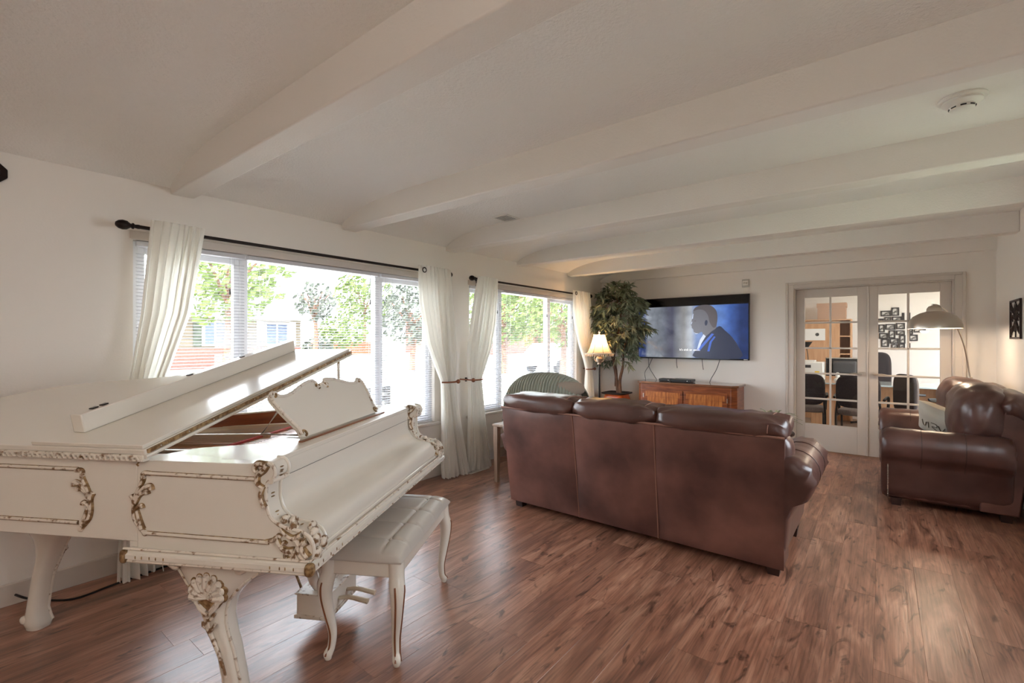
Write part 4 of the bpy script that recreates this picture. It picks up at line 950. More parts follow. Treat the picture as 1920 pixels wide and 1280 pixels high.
for k in range(6):
    a = rt.uniform(0, 2 * PI); spray((.03 + .1 * (k % 2), -.03, 1.55), (.25 * math.cos(a), .25 * math.sin(a), 1), .28, tw, lf1)
for m_ in (tw, lf1, lf2): m_.v = [(max(v[0], -.43 if v[1] > 0 else -.235), min(v[1], .36 if v[0] < .15 else .255), v[2]) for v in m_.v]
obj('twigs', tw, W_['bark'], TR)
o = obj('foliage', lf1, W_['leaf'], TR, smooth=False); o['kind'] = 'stuff'
o = obj('pale_foliage', lf2, W_['leafpale'], TR, smooth=False); o['kind'] = 'stuff'

# ================================================================ television and its cabinet
TV = thing('television', 'large flat television on the wall showing a film', 'television', (-2.16, 6.86, 1.565))
tw_, th_ = .775, .445
obj('tv_case', M().box(-tw_, tw_, 0, .035, -th_, th_), W_['black'], TV, bevel=.004)
obj('wall_mount', M().box(-.3, .3, .035, .069, -.2, .2), W_['black'], TV)
def screen_mat():
    m = bpy.data.materials.new('tv_screen'); m.use_nodes = True; nt = m.node_tree; N = nt.nodes; L = nt.links; p = N['Principled BSDF']
    tc = N.new('ShaderNodeTexCoord'); sp = N.new('ShaderNodeSeparateXYZ'); L.new(tc.outputs['Object'], sp.inputs[0])
    mr = N.new('ShaderNodeMapRange'); mr.inputs[1].default_value = -.775; mr.inputs[2].default_value = .775; L.new(sp.outputs[0], mr.inputs[0])
    r = N.new('ShaderNodeValToRGB'); E_ = r.color_ramp.elements
    stops = [(0, (28, 48, 110)), (.07, (70, 84, 130)), (.1, (150, 156, 166)), (.22, (132, 138, 148)), (.30, (96, 98, 116)), (.34, (82, 82, 104)), (.38, (120, 122, 132)), (.45, (150, 148, 148)), (.51, (190, 196, 206)), (.56, (110, 140, 200)), (.72, (120, 160, 230)), (.84, (76, 112, 190)), (.93, (44, 66, 120)), (1, (40, 62, 116))]
    E_[0].position, E_[0].color = stops[0][0], s2l(stops[0][1]); E_[1].position, E_[1].color = 1, s2l(stops[-1][1])
    for q, c in stops[1:-1]: e = E_.new(q); e.color = s2l(c)
    L.new(mr.outputs[0], r.inputs[0])
    n = N.new('ShaderNodeTexNoise'); n.inputs['Scale'].default_value = 7; n.inputs['Detail'].default_value = 4; L.new(tc.outputs['Object'], n.inputs['Vector'])
    n2 = N.new('ShaderNodeMapRange'); n2.inputs[1].default_value = .35; n2.inputs[2].default_value = .7; n2.inputs[3].default_value = .72; n2.inputs[4].default_value = 1.15; L.new(n.outputs['Fac'], n2.inputs[0])
    mx = N.new('ShaderNodeMix'); mx.data_type = 'RGBA'; mx.blend_type = 'MULTIPLY'; mx.inputs[0].default_value = 1; L.new(r.outputs[0], mx.inputs[6]); L.new(n2.outputs[0], mx.inputs[7])
    p.inputs['Base Color'].default_value = (.01, .01, .012, 1); p.inputs['Roughness'].default_value = .12
    L.new(mx.outputs[2], p.inputs['Emission Color']); p.inputs['Emission Strength'].default_value = .34
    return m
SM = screen_mat()
W_['tvdark'] = mat('tv_letterbox', (14, 10, 11), .12)
W_['tvface'] = mat('tv_silhouette_grey', (98, 98, 106), .2, emit=.34); W_['tvsuit'] = mat('tv_suit_dark', (44, 49, 68), .2, emit=.34); W_['tvhair'] = mat('tv_hair_dark', (80, 76, 80), .2, emit=.34)
W_['tvlight'] = mat('tv_rim_light', (190, 200, 222), .2, emit=.34); W_['tvblue'] = mat('tv_blue_light', (62, 92, 176), .2, emit=.34); W_['tvtext'] = mat('tv_subtitle', (240, 240, 240), .2, emit=.45)
sc_ = obj('screen', M().box(-tw_ + .012, tw_ - .012, -.0015, .0, -th_ + .02, th_ - .012), W_['tvdark'], TV)
obj('film_picture', M().box(-tw_ + .012, tw_ - .012, -.0022, -.0016, -.425, .315), SM, sc_)
def flat(nm, pts, mt, y, sm=5):
    P = [(p.x, p.y) for p in cat_rom([(a, b, 0) for a, b in pts], sm, closed=True)] if sm else pts
    obj(nm, M().prism(P, y, y + .0004, lambda u, v, w: (u, w, v)), W_[mt], sc_, smooth=False)
flat('figure_suit', [(.09, -.30), (.20, -.12), (.24, -.06), (.30, -.05), (.40, .02), (.47, -.04), (.56, -.13), (.64, -.26), (.66, -.42), (.08, -.42)], 'tvsuit', -.0028, 3)
flat('figure_head', [(.045, .20), (.035, .14), (.02, .085), (.008, .05), (.025, .035), (.03, .0), (.05, -.02), (.055, -.06), (.085, -.085), (.13, -.075), (.17, -.06), (.20, -.13), (.30, -.05), (.36, .0), (.36, .10), (.35, .22), (.28, .30), (.15, .31), (.06, .27)], 'tvface', -.0032, 4)
flat('figure_hair', [(.05, .24), (.08, .29), (.17, .32), (.28, .31), (.355, .24), (.375, .14), (.36, .03), (.32, .0), (.27, .08), (.25, .17), (.20, .24), (.12, .26)], 'tvhair', -.0036, 4)
flat('collar', [(.10, -.30), (.14, -.17), (.19, -.09), (.22, -.12), (.16, -.22), (.13, -.30)], 'tvlight', -.0040, 0)
flat('lapel_light', [(.09, -.32), (.30, -.08), (.33, -.09), (.14, -.32)], 'tvblue', -.0040, 0)
flat('sleeve_light', [(.24, -.33), (.27, -.20), (.33, -.12), (.35, -.13), (.30, -.20), (.27, -.33)], 'tvblue', -.0040, 0)
flat('brow_light', [(.034, .13), (.046, .20), (.052, .20), (.044, .13)], 'tvlight', -.0040, 0)
flat('nose_light', [(.012, .052), (.03, .09), (.036, .085), (.02, .048)], 'tvlight', -.0040, 0)
flat('chin_light', [(.056, -.06), (.085, -.088), (.12, -.08), (.085, -.078)], 'tvlight', -.0040, 0)
flat('ear', [(.215, .10), (.205, .065), (.215, .03), (.235, .04), (.245, .08), (.235, .105)], 'tvsuit', -.0040, 3)
flat('eye', [(.058, .098), (.075, .105), (.092, .098), (.075, .092)], 'tvhair', -.0040, 3)
tc_ = bpy.data.curves.new('subtitle_text', 'FONT'); tc_.body = "It's sink or swim."; tc_.size = .043; tc_.align_x = 'CENTER'; tc_.extrude = .0003
to_ = bpy.data.objects.new('subtitle_text', tc_); COL.objects.link(to_)
dg = bpy.context.evaluated_depsgraph_get(); tme = bpy.data.meshes.new_from_object(to_.evaluated_get(dg)); bpy.data.objects.remove(to_)
tme.materials.clear(); tme.materials.append(W_['tvtext'])
so_ = obj('subtitle', tme, None, sc_, loc=(.0, -.0048, -.325), rot=(PI / 2, 0, 0)); so_['kind'] = 'stuff'
obj('tv_logo', M().box(tw_ - .07, tw_ - .02, -.001, 0, -th_ + .006, -th_ + .012), W_['paper'], TV)
cords = [[(-.62, .02, -.445), (-.60, .0, -.58), (-.50, -.06, -.70), (-.46, -.06, -.757)], [(-.56, .02, -.445), (-.60, .0, -.55), (-.66, -.02, -.66), (-.64, -.04, -.757)], [(.40, .02, -.445), (.36, .0, -.58), (.30, -.02, -.70), (.285, -.05, -.757)], [(-.20, .03, -.445), (-.20, .035, -.52), (-.185, .02, -.58)], [(.16, .03, -.445), (.165, .035, -.52), (.18, .02, -.59)]]
for c in cords: obj('cable', M().tube(cat_rom(c, 5), .0045, 6), W_['darkgrey'], TV)
CB = thing('media_cabinet', 'cherry wood media cabinet with figured doors under the television', 'cabinet', (-2.12, 6.685, 0))
cw, cd, ch = .66, .225, .775
topp = [(-cw - .02, cd), (cw + .02, cd), (cw + .02, -cd + .06), (cw - .05, -cd - .02), (-cw + .05, -cd - .02), (-cw - .02, -cd + .06)]
obj('top', M().prism(topp, ch, ch + .03, lambda u, v, w: (u, v, w)), W_['cabtop'], CB, bevel=.006)
bp = [(-cw, cd), (cw, cd), (cw, -cd + .07), (cw - .06, -cd), (-cw + .06, -cd), (-cw, -cd + .07)]
obj('body', M().prism(bp, .10, ch, lambda u, v, w: (u, v, w)), W_['cherry'], CB, bevel=.003)
for x0, x1 in ((-cw + .10, -.012), (.012, cw - .10)):
    d_ = obj('door', M().box(x0, x1, -cd - .014, -cd - .001, .16, .70), W_['cherry'], CB, bevel=.003)
    obj('door_band', M().box(x0 + .03, x1 - .03, -cd - .016, -cd - .0142, .60, .67), W_['figured'], d_)
    obj('door_panel', M().box(x0 + .06, x1 - .06, -cd - .016, -cd - .0142, .22, .597), W_['figured'], d_)
    xk = x1 - .03 if x0 < 0 else x0 + .03
    obj('knob', M().pillow((xk, -cd - .03, .46), (.012, .014, .012), (1, 1), 12, 8), W_['gilt'], d_)
    obj('hinge', M().box((x0 if x0 < 0 else x1) - .006, (x0 if x0 < 0 else x1) + .006, -cd - .018, -cd - .013, .58, .64), W_['nickel'], d_)
for x in (-cw + .05, cw - .05):
    for y in (-cd + .05, cd - .05): obj('foot', M().loft([[(x + a * .02, y + b * .02, 0) for a, b in ((-1, -1), (1, -1), (1, 1), (-1, 1))], [(x + a * .03, y + b * .03, .10) for a, b in ((-1, -1), (1, -1), (1, 1), (-1, 1))]]), W_['cherry'], CB)
def box_dev(label, x, y, w, d, h):
    t = thing('media_box', label, 'set-top box', (x, y, ch + .031))
    obj('box_case', M().box(-w, w, -d, d, .004, h), W_['darkgrey'], t, bevel=.004)
    obj('box_face', M().box(-w + .005, w - .005, -d - .002, -d, .008, h - .004), W_['black'], t)
    obj('status_light', M().box(w * .6, w * .66, -d - .003, -d - .002, h * .4, h * .6), W_['tvtext'], t)
    for sx in (-1, 1): obj('rubber_foot', M().box(sx * w * .8 - .008, sx * w * .8 + .008, -d * .8, d * .8, 0, .004), W_['black'], t)
box_dev('small grey set-top box at the left of the cabinet top', -2.44, 6.70, .085, .075, .036); box_dev('wider grey media player beside the small set-top box', -2.19, 6.67, .135, .10, .042)
# ================================================================ wall, ceiling and floor fittings
W_['sensorgrey'] = mat('sensor_plastic', (190, 186, 180), .4)
SD = thing('wall_sensor', 'white alarm sensor on the wall above the television', 'sensor', (-1.443, YW, 2.155))
obj('sensor_base', M().box(-.045, .045, -.022, 0, -.055, .055), W_['sensorgrey'], SD, bevel=.006)
obj('sensor_cover', M().box(-.035, .035, -.034, -.022, -.03, .03), W_['white'], SD, bevel=.004)
for x in (-.014, .014): obj('sensor_lens', M().pillow((x, -.036, 0), (.013, .006, .013), (1, 1), 12, 8), W_['nickel'], SD)
SK = thing('smoke_detector', 'white round smoke detector on the ceiling between the beams', 'smoke detector', (.29, 2.99, ZC))
obj('mount_ring', M().lathe([(.0, 0), (.085, 0), (.088, -.008), (.082, -.014), (0, -.014)][::-1], 32), W_['white'], SK)
obj('detector_body', M().lathe([(.0, -.014), (.07, -.014), (.072, -.024), (.06, -.034), (.046, -.038), (.044, -.052), (.036, -.058), (0, -.058)][::-1], 32), W_['white'], SK)
for k in range(8):
    a = 2 * PI * k / 8; obj('vent_slot', M().tube([(.0455 * math.cos(a + q), .0455 * math.sin(a + q), -.046) for q in (-.22, 0, .22)], .0035, 5), W_['black'], SK)
def vent(name, label, loc, sx, sy, n, up):
    t = thing(name, label, 'vent', loc); s = 1 if up else -1
    z0, z1 = (0, .006) if up else (-.006, 0)
    fr = M()
    for a in ((-sx, sx, -sy, -sy + .02), (-sx, sx, sy - .02, sy), (-sx, -sx + .02, -sy + .02, sy - .02), (sx - .02, sx, -sy + .02, sy - .02)): fr.box(*a, z0, z1)
    obj('vent_frame', fr, W_['white'], t)
    obj('vent_back', M().box(-sx + .02, sx - .02, -sy + .02, sy - .02, z0 * .2, z0 * .2 + .001), W_['darkgrey'], t)
    for k in range(n):
        y = -sy + .028 + (2 * sy - .056) * k / (n - 1); obj('vent_louvre', M().box(-sx + .02, sx - .02, y - .0016, y + .0016, z0 + .001, z1 - .001), W_['white'], t)
vent('ceiling_vent', 'small louvred air vent in the ceiling by the third beam', (-2.69, 3.33, ZC - .001), .09, .10, 7, False)
vent('floor_register', 'white floor register under the curtains', (-3.395, 3.72, .0005), .05, .15, 14, True)
AR = thing('wall_ornament', 'dark wrought iron scroll panel on the right wall', 'wall art', (XR, 5.975, 1.57), -PI / 2)
aw, ah = .205, .172
m = M()
for a in ((-aw, aw, -ah, -ah + .016), (-aw, aw, ah - .016, ah), (-aw, -aw + .016, -ah + .016, ah - .016), (aw - .016, aw, -ah + .016, ah - .016)): m.box(a[0], a[1], -.018, -.004, a[2], a[3])
obj('art_frame', m, W_['iron'], AR)
for sg in (-1, 1):
    obj('art_bar', M().tube([(-aw, -.01, sg * ah * .9), (aw, -.01, -sg * ah * .9)], .006, 6), W_['iron'], AR)
    obj('art_scroll', M().tube([(sg * .11 + (.055 - .005 * k) * math.cos(k * .55), -.011, (.055 - .005 * k) * math.sin(k * .55)) for k in range(11)], .006, 6), W_['iron'], AR)
    obj('art_scroll', M().tube([((.06 - .005 * k) * math.cos(k * .55), -.011, sg * .09 + (.06 - .005 * k) * math.sin(k * .55)) for k in range(11)], .006, 6), W_['iron'], AR)
    for q in (-1, 1): obj('art_leaf', M().tube([(q * .16, -.012, sg * .13), (q * .12, -.012, sg * .08), (q * .05, -.012, sg * .05)], lambda s: .004 + .012 * math.sin(PI * s), 6), W_['iron'], AR)
obj('art_bar', M().tube([(0, -.01, -ah), (0, -.01, ah)], .006, 6), W_['iron'], AR)
tag(obj('power_cord', M().tube(cat_rom([on_z(-30, 1085, .012), (-3.55, .34, .05), on_z(78, 1124, .006), on_z(140, 1122, .005), on_z(215, 1095, .005), on_z(320, 1058, .005)], 6), .006, 6), W_['black']), 'black power cord lying along the wall behind the piano', 'cord')
# ================================================================ arc lamp over the loveseat
AL = thing('arc_lamp', 'brushed nickel arc floor lamp with dome shade behind the loveseat', 'lamp', (.72, 6.80, 0))
ex, ey = .41 - .72, 6.30 - 6.80
obj('lamp_base', M().lathe([(0, 0), (.09, 0), (.095, .012), (.085, .03), (.03, .04), (0, .04)], 32), W_['nickel'], AL)
obj('pole', M().tube([(0, 0, .03), (0, 0, 1.0)], .012, 12), W_['nickel'], AL)
obj('pole_joint', M().tube([(0, 0, .955), (0, 0, 1.005)], .020, 14), W_['nickel'], AL)
arc = cat_rom([(0, 0, 1.0), (-.03 * .7, -.03 * .7, 1.16), (ex * .17, ey * .17, 1.33), (ex * .36, ey * .36, 1.51), (ex * .62, ey * .62, 1.66), (ex * .86, ey * .86, 1.73), (ex * 1.06, ey * 1.06, 1.742)], 6)
obj('arc_arm', M().tube(arc, .008, 10), W_['nickel'], AL)
dome = [(.212, 1.503), (.211, 1.535), (.196, 1.582), (.165, 1.625), (.118, 1.656), (.06, 1.675)]
W_['domein'] = mat('dome_white_inside', (250, 244, 236), .6)
DS = obj('dome_shade', M().lathe(dome, 48), W_['nickel'], AL, loc=(ex, ey, 0)); DS.data.polygons[0].select = False
din = M().grid(lambda u, v: ((lambda r, z: (r * math.cos(2 * PI * u), r * math.sin(2 * PI * u), z))(*[(.209, 1.504), (.197, 1.558), (.162, 1.611), (.112, 1.651), (.02, 1.672)][round(v * 4)])), 48, 4, cu=True)
# dome shell must stay open below: rebuild without the lower cap
me = DS.data; bpy.data.meshes.remove(me) if False else None
shell = M().grid(lambda u, v: ((lambda r, z: (r * math.cos(2 * PI * u), r * math.sin(2 * PI * u), z))(*dome[round(v * 5)])), 48, 5, cu=True)
ms = bpy.data.meshes.new('dome_shade'); ms.from_pydata([tuple(q) for q in shell.v], [], shell.f); ms.polygons.foreach_set('use_smooth', [True] * len(ms.polygons)); ms.materials.append(W_['nickel']); DS.data = ms
obj('dome_lining', din, W_['domein'], DS)
obj('shade_cap', M().lathe([(.062, 1.672), (.06, 1.70), (.045, 1.725), (.015, 1.737), (0, 1.738)], 24), W_['nickel'], DS)
obj('bulb', M().pillow((ex, ey, 1.58), (.04, .04, .045), (1, 1), 16, 10), W_['bulb'], AL)
ld = bpy.data.lights.new('arc_lamp_light', 'POINT'); ld.energy = 4.5; ld.color = (1, .84, .66); ld.shadow_soft_size = .05
lo_ = bpy.data.objects.new('arc_lamp_light', ld); COL.objects.link(lo_); lo_.parent = AL; lo_.location = (ex, ey, 1.525)
# small plant behind the right end of the sofa
PT = thing('plant_table', 'small dark table behind the right end of the sofa', 'table', (-.80, 4.97, 0))
obj('table_top', M().lathe([(0, .515), (.17, .515), (.175, .527), (.17, .54), (0, .54)], 28), W_['darkwood'], PT)
for k in range(3): obj('leg', M().tube([(.15 * math.cos(2.1 * k), .15 * math.sin(2.1 * k), 0), (.09 * math.cos(2.1 * k),   .09 * math.sin(2.1 * k), .515)], .014, 8), W_['darkwood'], PT)
SP = thing('potted_plant', 'small potted plant with narrow leaves peeking past the sofa', 'plant', (-.80, 4.97, .54))
obj('pot', M().lathe([(0, 0), (.05, 0), (.065, .09), (.07, .10), (.06, .10), (.055, .085), (0, .085)], 20), W_['darkgrey'], SP)
rp = random.Random(3)
for k in range(20):
    a = 2 * PI * k / 20 + rp.uniform(-.2, .2); L = rp.uniform(.16, .30); e = rp.uniform(.4, 1.25)
    P = [Vector((.02 * math.cos(a), .02 * math.sin(a), .085)) + Vector((math.cos(a) * math.cos(e), math.sin(a) * math.cos(e), math.sin(e) - .5 * s)) * (L * s) for s in (0, .25, .5, .75, 1)]
    w = Vector((-math.sin(a), math.cos(a), 0)); V = []
    for i, p in enumerate(P): ww_ = (.004, .012, .013, .009, .0005)[i]; V += [p - w * ww_, p + Vector((0, 0, -.003)), p + w * ww_]
    m = M().add(V, [(3 * i + j, 3 * i + j + 1, 3 * i + j + 4, 3 * i + j + 3) for i in range(4) for j in range(2)])
    obj('leaf', m, W_['leafpale'] if k % 3 else W_['leaf'], SP, solid=.0015)
# ================================================================ french doors
for n_, x0, x1, hs_ in ((1, -.865, -.142, 1), (2, -.128, .595, -1)):
    D = bpy.data.objects.new('door_%d' % n_, None); COL.objects.link(D); D['kind'] = 'structure'; D.location = (x0, YW + .075, 0)
    w = x1 - x0; s, tr_, br = .092, .105, .325; z0, z1 = .014, 2.03
    m = M().box(0, s, 0, .036, z0, z1).box(w - s, w, 0, .036, z0, z1).box(s, w - s, 0, .036, z1 - tr_, z1).box(s, w - s, 0, .036, z0, z0 + br)
    obj('door_leaf', m, W_['trim'], D, bevel=.003)
    gx0, gx1, gz0, gz1 = s, w - s, z0 + br, z1 - tr_
    m = M().box((gx0 + gx1) / 2 - .011, (gx0 + gx1) / 2 + .011, .004, .032, gz0, gz1)
    obj('muntin', m, W_['trim'], D, bevel=.004)
    for k in range(1, 5):
        z = gz0 + (gz1 - gz0) * k / 5; obj('muntin', M().box(gx0, gx1, .004, .032, z - .011, z + .011), W_['trim'], D, bevel=.004)
    for i in range(2):
        for k in range(5):
            a = gx0 + (gx1 - gx0) * i / 2; b = gx0 + (gx1 - gx0) * (i + 1) / 2; za = gz0 + (gz1 - gz0) * k / 5; zb = gz0 + (gz1 - gz0) * (k + 1) / 5
            obj('pane', M().box(a, b, .016, .020, za, zb), W_['glass'], D)
    hx_ = w - .05 if hs_ > 0 else .05
    hd = obj('handle', M().tube([(hx_, 0, .985), (hx_, -.045, .985)], .010, 12).tube(cat_rom([(hx_, -.045, .985), (hx_ - hs_ * .03, -.05, .986), (hx_ - hs_ * .07, -.046, .990), (hx_ - hs_ * .115, -.044, .983)], 4), lambda q: .010 - .003 * q, 10), W_['nickel'], D)
    obj('rose', M().tube([(hx_, .0, .985), (hx_, -.010, .985)], .028, 24), W_['nickel'], hd)
    if n_ == 1: obj('astragal', M().box(w - .004, w + .012, -.012, 0, z0, z1), W_['trim'], D, bevel=.003)
m = M()
for a in ((DX0 - .072, DX0 + .002, 0, DZ + .06), (DX1 - .002, DX1 + .072, 0, DZ + .06), (DX0 + .002, DX1 - .002, DZ - .002, DZ + .06)): m.box(a[0], a[1], YW - .018, YW, a[2], a[3])
m.box(DX0, DX0 + .018, YW, YW + .12, 0, DZ - .002).box(DX1 - .018, DX1, YW, YW + .12, 0, DZ - .002).box(DX0 + .018, DX1 - .018, YW, YW + .12, DZ - .014, DZ - .002)
struct('trim_9', m, W_['trim'], bevel=.004)
m = M()
for a in ((DX0 - .086, DX0 - .058, 0, DZ + .074), (DX1 + .058, DX1 + .086, 0, DZ + .074), (DX0 - .058, DX1 + .058, DZ + .046, DZ + .074)): m.box(a[0], a[1], YW - .028, YW - .0, a[2], a[3])
struct('trim_10', m, W_['trim'], bevel=.005)
# ================================================================ office behind the doors
OX0, OX1, OY1 = -1.9, 2.9, 10.3
struct('floor_office', M().box(OX0, OX1, YW + .12, OY1, -.06, 0), W_['carpet'])
struct('ceiling_office', M().box(OX0, OX1, YW + .12, OY1, 2.44, 2.5), W_['ceil'])
struct('wall_office_back', M().box(OX0, OX1, OY1, OY1 + .1, -.06, 2.5), W_['wall'], smooth=False)
struct('wall_office_left', M().box(OX0 - .1, OX0, YW + .12, OY1 + .1, -.06, 2.5), W_['wall'], smooth=False)
struct('wall_office_right', M().box(OX1, OX1 + .1, YW + .12, OY1 + .1, -.06, 2.5), W_['wall'], smooth=False)
def added_ceiling_lamp(label, loc, energy, r=.17, col=(1, .93, .84)):  # fixture added to light the office
    t = thing('added_ceiling_light', label, 'ceiling light', loc)
    obj('canopy', M().lathe([(0, -.02), (r * 1.05, -.02), (r * 1.05, 0), (0, 0)], 32), W_['nickel'], t)
    mg = mat('frosted_glass_lit', (255, 244, 228), .4, emit=1.0)
    obj('glass_bowl', M().grid(lambda u, v: (r * math.cos(PI / 2 * v) * math.cos(2 * PI * u), r * math.cos(PI / 2 * v) * math.sin(2 * PI * u), -.02 - .08 * math.sin(PI / 2 * v)), 32, 8, cu=True), mg, t)
    d = bpy.data.lights.new('office_fill_light', 'AREA'); d.shape = 'DISK'; d.size = r * 2; d.energy = energy; d.color = col
    o = bpy.data.objects.new('office_fill_light', d); COL.objects.link(o); o.parent = t; o.location = (0, 0, -.115)
added_ceiling_lamp('round frosted ceiling light added to light the office', (.9, 8.6, 2.44), 9)
# shelf unit, box on top
BX = -.72
BC = thing('bookcase', 'light wood bookcase seen through the left glass door', 'bookcase', (-.62, 9.72, 0))
obj('case_back', M().box(-.75, .22, .26, .28, 0, 1.75), W_['oak'], BC)
for x in (-.75, .20): obj('case_side', M().box(x, x + .02, -.05, .26, 0, 1.75), W_['oak'], BC)
for z in (.72, 1.15, 1.45, 1.73): obj('shelf', M().box(-.73, .20, -.05, .26, z, z + .02), W_['oak'], BC)
obj('case_front', M().box(-.73, .06, -.06, -.04, .74, 1.72), W_['oak'], BC)
cbx = tag(obj('cardboard_box', M().box(-.26, .14, -.12, .16, 0, .27).box(-.27, .15, -.13, .17, .20, .275), W_['card'], loc=(-.62, 9.78, 1.75)), 'tan cardboard box on top of the office bookcase', 'box')
X_, Y_, Z_ = on_y(1527, 627, 9.64)
nt_ = tag(obj('paper_notice', M().box(-.155, .155, -.006, .006, -.10, .10), W_['paper'], loc=(X_, 9.652, Z_)), 'white paper notice with a round grey stamp on the bookcase', 'notice')
obj('notice_stamp', M().tube([(.04, -.0065, 0), (.04, -.0075, 0)], .028, 20), W_['darkgrey'], nt_)
# desk with glass top
DKY0, DKY1 = 8.35, 9.15
dz_ = .74
DK = thing('office_desk', 'glass topped office desk with wooden ends', 'desk', (.25, 8.75, 0))
obj('desk_top', M().box(-1.15, 1.05, -.40, .40, dz_, dz_ + .022), W_['deskglass'], DK, bevel=.003)
obj('desk_pedestal', M().box(.55, .98, -.34, .36, .02, dz_), W_['oak'], DK, bevel=.004)
obj('desk_pedestal', M().box(-1.10, -.85, -.34, .36, .02, dz_), W_['oak'], DK, bevel=.004)
obj('modesty_panel', M().box(-.85, .55, .30, .32, .25, dz_), W_['oak'], DK)
X_, Y_, Z_ = on_y(1524, 690, 8.9)
PRN = thing('printer', 'white laser printer with yellow note on the office desk', 'printer', (X_ - .06, 8.82, dz_ + .022))
obj('printer_body', M().box(-.26, .22, -.17, .19, .0, .29), W_['white'], PRN, bevel=.015, seg=3)
obj('printer_slot', M().box(-.2, .06, -.172, -.165, .20, .245), W_['darkgrey'], PRN)
obj('printer_tray', M().box(-.22, .10, -.12, .16, .292, .312), W_['paper'], PRN)
obj('sticky_note', M().box(.11, .17, -.1735, -.1715, .11, .15), W_['yellow'], PRN)
obj('printer_badge', M().tube([(-.06, -.171, .12), (-.06, -.1735, .12)], .014, 16), W_['darkgrey'], PRN)
obj('printer_base', M().box(-.25, .21, -.172, .18, 0.0, .035), W_['darkgrey'], PRN)
X_, Y_, Z_ = on_y(1513, 640, 8.95)
DLm = thing('desk_lamp', 'black desk lamp with cone shade behind the printer', 'lamp', (X_ - .02, 9.10, dz_ + .022))
obj('lamp_base', M().lathe([(0, 0), (.08, 0), (.08, .015), (0, .02)], 20), W_['black'], DLm)
obj('stem', M().tube(cat_rom([(0, 0, .015), (.02, 0, .30), (.0, -.02, .52)], 5), .006, 8), W_['black'], DLm)
obj('cone_shade', M().lathe([(.02, .50), (.03, .52), (.08, .60), (.082, .605)], 20), W_['black'], DLm)
X_, Y_, Z_ = on_y(1580, 683, 8.9)
MNt = thing('computer_monitor', 'black computer monitor turned away on the office desk', 'monitor', (X_ + .02, 8.92, dz_ + .022), math.radians(8))
obj('monitor_stand', M().lathe([(0, 0), (.1, 0), (.1, .012), (.03, .02), (.025, .10), (0, .10)], 20), W_['black'], MNt)
obj('monitor_case', M().box(-.24, .24, -.02, .03, .07, .36), W_['black'], MNt, bevel=.012)
obj('monitor_back', M().box(-.15, .15, -.07, -.02, .12, .31), W_['darkgrey'], MNt, bevel=.02)
obj('monitor_edge', M().box(-.235, .235, -.024, -.018, .345, .358), W_['nickel'], MNt)
X_, Y_, Z_ = on_y(1571, 700, 8.6)
MG = thing('white_figurine', 'small white figurine on the desk in front of the monitor', 'figurine', (X_, 8.55, dz_ + .022))
obj('figure_body', M().pillow((0, 0, .035), (.045, .035, .035), (.8, .8), 16, 10), W_['white'], MG)
obj('figure_head', M().pillow((0, 0, .095), (.03, .025, .03), (1, 1), 14, 8), W_['white'], MG)
obj('figure_ring', M().tube([(.02 * math.cos(2 * PI * k / 14), 0, .125 + .02 * math.sin(2 * PI * k / 14)) for k in range(14)], .006, 6, closed=True), W_['white'], MG)
def office_chair(label, loc, rot, arms=True):
    t = thing('guest_chair', label, 'chair', loc, rot, 'black office guest chairs')
    obj('seat', M().pillow((0, .0, .45), (.25, .24, .045), (.45, .6), 32, 12), W_['seatgrey'], t, angle=180)
    obj('backrest', M().pillow((0, -.23, .73), (.235, .04, .21), (.5, .5), 32, 16), W_['fabricblk'], t, angle=180)
    for sg in (-1, 1):
        obj('leg', M().tube(cat_rom([(sg * .22, -.22, .60), (sg * .235, -.22, .40), (sg * .235, -.20, .2), (sg * .24, -.27, 0)], 4), .013, 8), W_['black'], t)
        obj('leg', M().tube(cat_rom([(sg * .24, .20, .42), (sg * .24, .21, .2), (sg * .245, .25, 0)], 4), .013, 8), W_['black'], t)
        obj('side_rail', M().tube([(sg * .235, -.21, .40), (sg * .24, .20, .40)], .012, 8), W_['black'], t)
        if arms: obj('armrest', M().tube(cat_rom([(sg * .26, .17, .42), (sg * .27, .16, .62), (sg * .27, .02, .66), (sg * .26, -.18, .64)], 4), .016, 8), W_['black'], t)
    return t
X_, Y_, _ = on_z(1530, 805, .0)
office_chair('black guest chair behind the left column of panes', (-.86, 7.70, 0), math.radians(8)); office_chair('black guest chair behind the right column of the left door', (-.22, 7.66, 0), math.radians(-6))
X_, Y_, Z_ = on_y(1655, 680, 9.35)
EXc = thing('desk_chair', 'high backed black desk chair behind the office desk', 'chair', (X_ - .14, 9.50, 0), math.radians(170))
obj('backrest', M().pillow((0, -.2, .84), (.22, .05, .36), (.45, .45), 32, 16), W_['fabricblk'], EXc, angle=180)
obj('seat', M().pillow((0, .03, .46), (.25, .24, .05), (.45, .6), 32, 12), W_['fabricblk'], EXc, angle=180)
obj('gas_column', M().tube([(0, 0, .08), (0, 0, .43)], .025, 12), W_['black'], EXc)
for k in range(5): obj('caster_arm', M().tube([(0, 0, .10), (.28 * math.cos(1.257 * k), .28 * math.sin(1.257 * k), .04)], .018, 8), W_['black'], EXc)
SC = thing('swivel_chair', 'grey and black swivel chair in front of the desk', 'chair', (.44, 8.0, 0), math.radians(-62))
obj('backrest', M().pillow((0, -.22, .70), (.21, .04, .25), (.5, .5), 32, 16), W_['seatgrey'], SC, angle=180)
obj('back_edge', M().pillow((.02, -.25, .70), (.215, .035, .255), (.5, .5), 32, 16), W_['fabricblk'], SC, angle=180)
obj('seat', M().pillow((0, .03, .46), (.24, .23, .05), (.45, .6), 32, 12), W_['fabricblk'], SC, angle=180)
